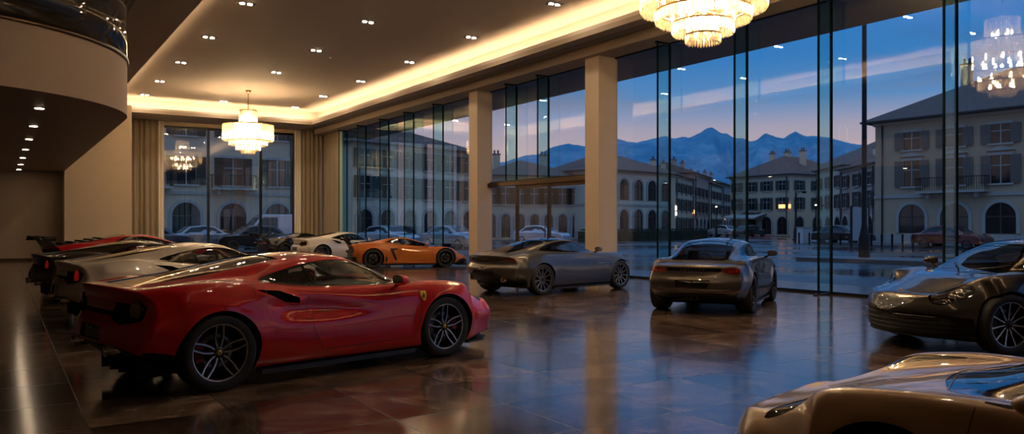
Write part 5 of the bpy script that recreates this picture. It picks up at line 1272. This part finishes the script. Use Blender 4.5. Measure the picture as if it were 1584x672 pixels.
def building(A, B, depth, h, rows, bays, wm, label, rh=2.2, sh=None, side=None, eave=.5, ground=None, balc=(), hip=True, chim=0, group=None, wscale=1.0, base_h=None, m0=0.0):
    """A, B: left and right foot of the front wall; rows = (sill height, window height, kind)"""
    L = (B-A).length; r = empty('town_house', A, math.atan2(B.y-A.y, B.x-A.x)); tag(r, label, 'building', group)
    b = MB(); b.box(0, L, 0, depth, -.05, h, wm); b.build('wall', r)
    t = MB(); t.box(-.12, L+.12, -.14, depth+.12, h-.35, h, M_stone)
    if base_h:
        t.box(-.05, L+.05, -.07, depth+.05, 0, .8, M_stone); t.box(-.07, L+.07, -.10, depth+.07, base_h-.12, base_h+.12, M_stone)
    t.build('cornice', r)
    e = eave; b = MB(); q = min(depth, L)/2*.95 if hip else .01
    rv = [(-e, -e, h), (L+e, -e, h), (L+e, depth+e, h), (-e, depth+e, h), (q if L > depth else L/2, depth/2 if L > depth else q, h+rh), (L-q if L > depth else L/2, depth/2 if L > depth else depth-q, h+rh)]
    if L > depth: fs = [(0, 1, 5, 4), (2, 3, 4, 5), (3, 0, 4), (1, 2, 5)]
    else: fs = [(0, 1, 4), (1, 2, 5, 4), (2, 3, 5), (3, 0, 4, 5)]
    b.add(rv, fs, M_roof); b.add([(x, y, z-.12) for x, y, z in rv[:4]]+rv[:4], [(0, 1, 2, 3), (0, 1, 5, 4), (1, 2, 6, 5), (2, 3, 7, 6), (3, 0, 4, 7)], M_gltr)
    b.build('roof', r)
    for k in range(chim):
        x = L*(.25+.5*k/max(1, chim-1)) if chim > 1 else L*.6; c = MB(); zt_ = h+rh+.5
        c.box(x-.35, x+.35, depth*.4, depth*.4+.6, h+.3, zt_, wm).box(x-.42, x+.42, depth*.4-.07, depth*.4+.67, zt_, zt_+.12, M_roof)
        for s in (-.2, .2): c.lathe([(.10, zt_+.12), (.12, zt_+.5), (.0, zt_+.52)], M_roof, (x+s, depth*.4+.3, 0), n=8)
        c.build('chimney', r)
    for zi_, (z, wh, kind) in enumerate(rows):
        if not kind: continue
        for i in range(bays):
            x = m0+(i+.5)*(L-m0)/bays; w_ = 1.05*wscale if kind != 'arch' else min(1.9, L/bays*.62)
            place_win(r, kind, w_, wh, sh if kind != 'arch' else None, x, 0, z, name='window' if z > 1 else ('shop_arch' if kind == 'arch' else 'window'))
        if side:
            for i in range(side):
                y = (i+.5)*depth/side; w_ = 1.05*wscale if kind != 'arch' else 1.6
                place_win(r, kind, w_, wh, sh if kind != 'arch' else None, L, y, z, PI/2)
    for i, z, w in balc: balcony(r, m0+(i+.5)*(L-m0)/bays, z, w)
    for x in (.6, L-.6):
        MB().tube([(x, -.12, .3), (x, -.12, h-.3)], .06, M_gltr, 6).build('downpipe', r)
    return r
building(wpt(1354, 60), wpt(1760, 47), 14, 9.3, [(.9, 2.1, 'arch'), (4.3, 1.9, 'ped'), (7.0, 1.3, 'win')], 5, M_pl[0], 'large ochre corner palace with tiled hip roof and central balcony at the far right', 3.9, M_shutl, ground=1, balc=((1, 3.9, 4.6),), chim=2, wscale=1.15, eave=.8, base_h=3.6, m0=1.3)
building(wpt(1300, 84), wpt(1356, 74), 12, 7.4, [(.2, 2.2, 'arch'), (3.3, 1.5, 'win'), (5.4, 1.2, 'win')], 3, M_pl[2], 'rose plastered house just left of the large ochre palace', 1.6, M_shut, chim=1)
building(wpt(1262, 98), wpt(1304, 88), 12, 8.2, [(.2, 2.2, 'arch'), (3.4, 1.5, 'win'), (5.8, 1.3, 'win')], 3, M_pl[1], 'cream house between the street corner palace and the rose house', 1.7, M_shut, chim=1)
building(wpt(1236, 150), wpt(1385, 105), 26, 11.0, [(8.0, 1.6, 'win')], 6, M_pl[3], 'long grey hall with a large slate roof rising behind the right-hand houses', 6.5, None, chim=0)
R3 = building(wpt(1130, 115), wpt(1223, 106), 14, 8.4, [(.2, 2.4, 'arch'), (3.6, 1.6, 'win'), (6.2, 1.3, 'win')], 4, M_pl[4], 'sand coloured corner house with hip roof and lit sign at the centre of the square', 3.0, M_shutg, side=4, chim=3, balc=((1, 3.4, 3.4),))
building(wpt(930, 80), wpt(1038, 88), 8, 7.2, [(.1, 3.0, 'arch'), (4.1, 2.2, 'arch')], 5, M_pl[1], 'pale arcaded hall with two rows of round arches left of the street', 2.0, None, base_h=3.6)
ROW = []
RA, RB = wpt(1043, 98), wpt(1134, 146)
for i, (h, m_, lb) in enumerate(((7.8, 4, 'sand house with a lit shop sign beside the arcaded hall'), (8.8, 2, 'narrow rose house in the receding row'), (8.0, 1, 'cream house near the end of the receding row'), (8.6, 3, 'grey house closing the far end of the street'))):
    ROW.append(building(RA+(RB-RA)*(i*.25+.008), RA+(RB-RA)*(i*.25+.242), 8, h, [(.2, 2.2, 'arch' if i % 2 else 'win'), (3.3, 1.5, 'win'), (5.6, 1.2, 'win')], 4, M_pl[m_], lb, 1.6, M_shut, chim=2, hip=False))
building(wpt(748, 80), wpt(902, 83), 12, 6.6, [(.2, 2.4, 'arch'), (3.6, 1.7, 'win')], 7, M_pl[4], 'low sand coloured terrace seen through the entrance bay', 2.0, M_shut, chim=2)
N1 = building(wpt(545, 60), wpt(738, 70), 13, 7.9, [(.2, 2.5, 'arch'), (3.6, 1.7, 'win'), (6.0, 1.4, 'win')], 6, M_pl[1], 'cream house with roof turret opposite the far end of the glass facade', 2.6, M_shutg, chim=2)
b = MB(); b.box(7.0, 9.0, 4.0, 7.5, 8.4, 11.3, M_pl[1]).box(6.8, 9.2, 3.8, 7.7, 11.3, 11.5, M_stone)
for x in (6.9, 7.5, 8.1, 8.7, 9.1): b.box(x-.03, x+.03, 3.9, 3.96, 11.5, 12.3, M_iron)
b.box(6.9, 9.1, 3.9, 3.96, 12.25, 12.33, M_iron); b.build('roof_turret', N1)
building(Vector((3.0, 60, 0)), Vector((19.3, 60, 0)), 12, 11.2, [(.3, 2.8, 'arch'), (4.4, 2.0, 'win'), (7.9, 1.7, 'win')], 5, M_pl[4], 'pale town house with shutters and balconies across the rear street', 2.5, M_shut, balc=((1, 4.2, 4.4), (3, 4.2, 3.2)), base_h=3.8, wscale=1.25)
# signs and lamps
HS = {}
def sign0(px, d, z, w, h, m, label, name='shop_sign', off=-.2):
    p = wpt(px, d); o = MB().box(-w/2, w/2, -.08, .08, -h/2, h/2, m).build(name); o.location = (p.x, p.y, z); o.rotation_euler = (0, 0, -YAW); tag(o, label, 'sign'); return o
M_sg = mat('lit_sign_warm', (1, .7, .3), .5, emit=(1, .42, .12), es=1.8); M_sw = mat('lit_sign_white', (1, .95, .9), .5, emit=(1, .8, .55), es=2.2)
def on_house(r, px, z, w, h, m, name='shop_sign', out=.14):
    """a lit box fixed to the front wall of a house where the pixel column meets it"""
    A = r.location; a = r.rotation_euler[2]; dx, dy = math.cos(a), math.sin(a); u = (px-792)/FPX; rx, ry = u*cY+sY, cY-u*sY
    t_ = (A.x*ry-A.y*rx)/(dy*rx-dx*ry); o = MB().box(t_-w/2, t_+w/2, -out, 0, z-h/2, z+h/2, m).build(name, r); return o
on_house(R3, 1212, 4.0, 2.4, .5, M_sg); on_house(ROW[0], 1045, 3.6, .5, .55, M_sw); on_house(ROW[0], 1045, 2.9, .5, .45, M_sw); on_house(ROW[1], 1072, 3.3, .9, .5, M_sg); on_house(ROW[3], 1120, 2.6, 1.1, .4, M_sg)
M_awn = mat('awning_cloth', (.45, .5, .5), .8)
o = MB(); o.add([(.6, 0, 3.1), (6.6, 0, 3.1), (6.6, -2.4, 2.5), (.6, -2.4, 2.5), (6.6, -2.4, 2.3), (.6, -2.4, 2.3), (.6, 0, 3.0), (6.6, 0, 3.0)], [(0, 1, 2, 3), (3, 2, 4, 5), (6, 7, 4, 5)], M_awn); o.build('awning', R3)
def street_lamp(px, d, h, label, r=.09, base=None):
    e = empty('street_lamp', wpt(px, d)); tag(e, label, 'lamp')
    b = MB(); b.lathe([(r*2.1, 0), (r*2.1, .9), (r*1.7, 1.1), (r, 1.5), (r*.8, h-.3), (r*.5, h)], M_iron, n=16); b.build('post', e)
    b = MB(); b.tube([(0, 0, h-.4), (.5, 0, h), (1.0, 0, h)], .03, M_iron, 8); b.lathe([(.0, h+.08), (.22, h), (.16, h-.12), (0, h-.14)], M_iron, (1.1, 0, 0), n=14); b.build('lantern', e)
    return e
street_lamp(1337, 33.2, 12.5, 'tall dark lamp post standing on the near traffic island', .11)
street_lamp(1231, 66, 4.3, 'short dark lamp post beside the white cabinet', .09)
for i, (px, d) in enumerate(((1108, 92), (1262, 84))): 
    e = street_lamp(px, d, 3.6, ['small lamp post before the end of the street', 'small lamp post right of the sand corner house'][i], .06)
    MB().lathe([(0, 3.7), (.14, 3.62), (0, 3.5)], M_sw, (0, 0, 0), n=12).build('lit_globe', e)
b = MB(); b.box(-.55, .55, -.3, .3, 0, 1.25, mat('white_enamel', (.6, .6, .6), .4)).box(-.6, .6, -.35, .35, 1.25, 1.32, M_stone); o = b.build('utility_cabinet'); o.location = wpt(1244, 64); tag(o, 'white street cabinet on the pavement of the square', 'cabinet')
b = MB(); b.box(-.5, .5, -.08, .08, .5, 2.6, mat('poster_panel', (.30, .34, .37), .3)).box(-.58, -.5, -.1, .1, 0, 2.7, M_iron).box(.5, .58, -.1, .1, 0, 2.7, M_iron); o = b.build('poster_stand'); o.location = wpt(1330, 50); o.rotation_euler = (0, 0, -YAW); tag(o, 'pale poster panel left of the ochre palace', 'panel')
for i in range(12):
    p = wpt(1236+i*16, 61-1.0*i); o = MB().lathe([(.07, 0), (.07, .75), (.09, .78), (.05, .9), (0, .92)], M_iron, n=10).build('bollard'); o.location = p; tag(o, 'dark iron bollard along the edge of the pavement', 'bollard', 'bollards along the pavement')
# clipped hedge
def hedge(A, B, w, h, label):
    rnd = random.Random(5); L = (B-A).length; b = MB(); m = mat('hedge_leaves', (.018, .035, .015), .8)
    o_ = MB().box(0, L, -w/2+.08, w/2-.08, 0, h-.08, m)
    for i in range(2600):
        x, y, z = rnd.uniform(0, L), rnd.uniform(-w/2, w/2), rnd.uniform(.05, h)
        if rnd.random() < .5: y = -w/2+rnd.uniform(-.05, .05)
        else: z = h+rnd.uniform(-.08, .05)
        a, c_ = rnd.uniform(0, 6.3), rnd.uniform(.05, .13)
        o_.add([(x, y, z), (x+c_*math.cos(a), y+c_*.6, z+c_*.5), (x+c_*math.cos(a+1.2), y-c_*.4, z+c_)], [(0, 1, 2)], m)
    o = o_.build('hedge'); o.location = A; o.rotation_euler = (0, 0, math.atan2(B.y-A.y, B.x-A.x)); tag(o, label, 'hedge', kind='stuff')
hedge(wpt(900, 68), wpt(1088, 82), 1.1, 1.0, 'low clipped hedge before the arcaded hall')
# parked cars outside
SC = [paint('street_car_black', (.02, .02, .025)), paint('street_car_silver', (.3, .32, .35)), paint('street_car_blue', (.04, .07, .14)), paint('street_car_white', (.5, .52, .55)), paint('street_car_wine', (.12, .02, .02))]
def street_car():
    """five-door saloon, simple enough for the far side of the square"""
    r = empty('parked_car'); pr = [(-2.2, .35), (-2.22, .75), (-2.05, .98), (-1.6, 1.04), (-1.1, 1.42), (-.2, 1.50), (.45, 1.42), (1.05, 1.02), (1.9, .88), (2.15, .70), (2.2, .35)]
    b = MB(); n = len(pr); vs = []
    for y, s, dz in ((-.86, 1, 0), (-.80, .985, .03), (.80, .985, .03), (.86, 1, 0)): pass
    cols = [(-.88, 0.0), (-.80, 1.0), (.80, 1.0), (.88, 0.0)]
    for y, k in cols:
        for x, z in pr:
            zz = min(z, .92) if k == 0 else z; yy = y if z <= 1.0 or k == 0 else y*(.80 if z > 1.3 else .88); vs.append((x*(.985 if k == 0 else 1), yy, zz))
    fs = [(c*n+i, c*n+i+1, (c+1)*n+i+1, (c+1)*n+i) for c in range(3) for i in range(n-1)]+[tuple(range(n)), tuple(3*n+i for i in range(n))]
    b.add(vs, fs, SC[1], False); o = b.build('body', r, bevel=.05)
    g = MB()
    for s in (-1, 1):
        g.add([(x, s*y, z) for x, y, z in ((-1.45, .835, 1.0), (-1.02, .715, 1.34), (-.2, .715, 1.42), (.38, .715, 1.34), (.85, .83, 1.0))], [(0, 1, 2, 3, 4)], M_pane)
    g.add([(1.0, -.66, 1.07), (1.0, .66, 1.07), (.50, .60, 1.41), (.50, -.60, 1.41)], [(0, 1, 2, 3)], M_pane); g.add([(-1.6, -.66, 1.08), (-1.6, .66, 1.08), (-1.15, .60, 1.41), (-1.15, -.60, 1.41)], [(0, 1, 2, 3)], M_pane)
    g.build('windows', r)
    for x in (-1.35, 1.35):
        for s in (-1, 1):
            w = MB(); w.lathe([(.0, .07*s), (.2, .07*s), (.22, .10*s), (.31, .1*s), (.33, .05*s), (.33, -.1*s), (.1, -.1*s)], M_tyre, (0, 0, 0), axis='y', n=20); q = w.build('wheel', r); q.location = (x, s*.80, .33)
    for s in (-1, 1):
        MB().box(-2.24, -2.18, s*.55-.14, s*.55+.14, .74, .86, M_redl).build('tail_lamp', r); MB().box(2.1, 2.2, s*.58-.14, s*.58+.14, .62, .72, M_lens).build('headlamp', r)
    return r
sc0 = street_car()
spots = [(wpt(318, 50), 0, 1, 'silver saloon parked outside left of the rear window centre'), (wpt(392, 46), 180, 0, 'black saloon parked outside below the rear chandelier'), (wpt(236, 46), 0, 2, 'dark blue saloon at the left end of the rear street'),
         (wpt(600, 52), -70, 3, 'white saloon outside behind the white sports car'), (wpt(700, 50), -75, 1, 'silver saloon outside behind the orange supercar'),
         (wpt(838, 62), -60, 3, 'pale saloon outside the entrance'), (wpt(1472, 50), -90, 4, 'wine red car before the arched gate of the palace'), (wpt(1304, 60), -90, 0, 'dark car beside the poster panel'),
         (wpt(1160, 96), 0, 0, 'black car below the long awning'), (wpt(1118, 100), 90, 3, 'white car coming down the far street')]
for i, (p, a, ci, lb) in enumerate(spots):
    o = sc0 if i == 0 else copy_tree(sc0); o.location = (p.x, p.y, .0 if False else -.03); o.rotation_euler = (0, 0, math.radians(a)); tag(o, lb, 'car')
    for c in o.children:
        if c.name.startswith('body'):
            if i: c.data = c.data.copy()
            c.data.materials[0] = SC[ci]
def van(p, a, label):
    r = empty('van', p, math.radians(a)); tag(r, label, 'van'); m = SC[3]
    b = MB(); pr = [(-2.5, .4), (-2.5, 2.1), (-2.3, 2.2), (1.2, 2.2), (1.9, 1.35), (2.5, 1.1), (2.6, .4)]; n = len(pr)
    b.add([(x, -.95, z) for x, z in pr]+[(x, .95, z) for x, z in pr], [tuple(range(n)), tuple(range(n, 2*n))]+[(i, (i+1) % n, n+(i+1) % n, n+i) for i in range(n)], m); b.build('body', r, bevel=.06)
    g = MB(); g.add([(1.27, -.85, 2.1), (1.27, .85, 2.1), (1.9, .88, 1.42), (1.9, -.88, 1.42)], [(0, 1, 2, 3)], M_pane)
    for s in (-1, 1): g.add([(.2, s*.96, 1.3), (.2, s*.96, 2.0), (1.15, s*.96, 2.0), (1.7, s*.96, 1.35)], [(0, 1, 2, 3)], M_pane)
    g.build('windows', r)
    for x in (-1.6, 1.7):
        for s in (-1, 1): w = MB(); w.lathe([(.0, .1*s), (.22, .1*s), (.34, .1*s), (.36, .05*s), (.36, -.1*s), (.1, -.1*s)], M_tyre, axis='y', n=20); q = w.build('wheel', r); q.location = (x, s*.86, .36)
van(wpt(428, 54), 180, 'pale van outside at the right of the rear window')
# mountains
def mountains():
    ridge = [(300, 250), (500, 262), (620, 258), (700, 262), (760, 255), (800, 243), (830, 238), (850, 230), (880, 222), (905, 225), (930, 220), (953, 214), (970, 219), (985, 222), (1000, 217), (1018, 212), (1030, 210), (1042, 214), (1052, 212), (1060, 211), (1065, 213), (1075, 210), (1085, 205), (1092, 199), (1101, 196), (1108, 199), (1116, 205), (1124, 206), (1132, 212), (1140, 214), (1150, 213), (1160, 217), (1170, 216),
             (1178, 210), (1184, 206), (1190, 209), (1200, 213), (1212, 215), (1222, 209), (1231, 205.5), (1240, 210), (1250, 213), (1262, 211), (1272, 212), (1285, 211), (1296, 215), (1308, 219), (1340, 224), (1400, 235), (1700, 262)]
    px = np.linspace(300, 1700, 520); py = np.interp(px, [r[0] for r in ridge], [r[1] for r in ridge])
    rnd = random.Random(4); Dr = 6000; rows_ = 46; vs = []; fs = []
    from mathutils import noise as mn
    for j in range(rows_+1):
        t = j/rows_; D = 3000+(Dr-3000)*t
        for i, x in enumerate(px):
            u = (x-792)/FPX; az = x*.02
            hr = (HORIZ-py[i])*Dr/FPX
            fold = mn.fractal(Vector((x*.03, t*4.5, 2.0)), 1.0, 2.1, 5)
            # spurs run down from the crest
            spur = abs(mn.noise(Vector((x*.045+t*1.5, t*1.2, 7.0))))
            h = hr*(t**1.35)*(1-.55*spur*(1-t)*1.6)+fold*110*(1-t)*t*2+fold*14*t
            cx = u*D; p = (cx*cY+D*sY, -cx*sY+D*cY, max(h, -5)); vs.append(p)
    n = len(px)
    for i, x in enumerate(px):                      # far side
        u = (x-792)/FPX; D = Dr+1500; cx = u*D; vs.append((cx*cY+D*sY, -cx*sY+D*cY, -5))
    fs = [(j*n+i, j*n+i+1, (j+1)*n+i+1, (j+1)*n+i) for j in range(rows_+1) for i in range(n-1)]
    m = bpy.data.materials.new('hazy_blue_rock'); m.use_nodes = True; t = m.node_tree; b = t.nodes['Principled BSDF']; b.inputs['Roughness'].default_value = .95; b.inputs['Specular IOR Level'].default_value = .1
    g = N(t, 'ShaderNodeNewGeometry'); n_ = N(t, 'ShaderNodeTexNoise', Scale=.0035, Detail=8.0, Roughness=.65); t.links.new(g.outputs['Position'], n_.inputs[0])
    k = N(t, 'ShaderNodeValToRGB'); k.color_ramp.elements[0].position = .45; k.color_ramp.elements[0].color = (.07, .28, .45, 1); k.color_ramp.elements[1].position = .72; k.color_ramp.elements[1].color = (.20, .44, .60, 1)  # blue of the distant air haze painted into the rock colour
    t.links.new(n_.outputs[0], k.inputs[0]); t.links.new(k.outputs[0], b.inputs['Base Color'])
    o = MB().add(vs, fs, m, True).build('mountain_range'); S(o)
mountains()
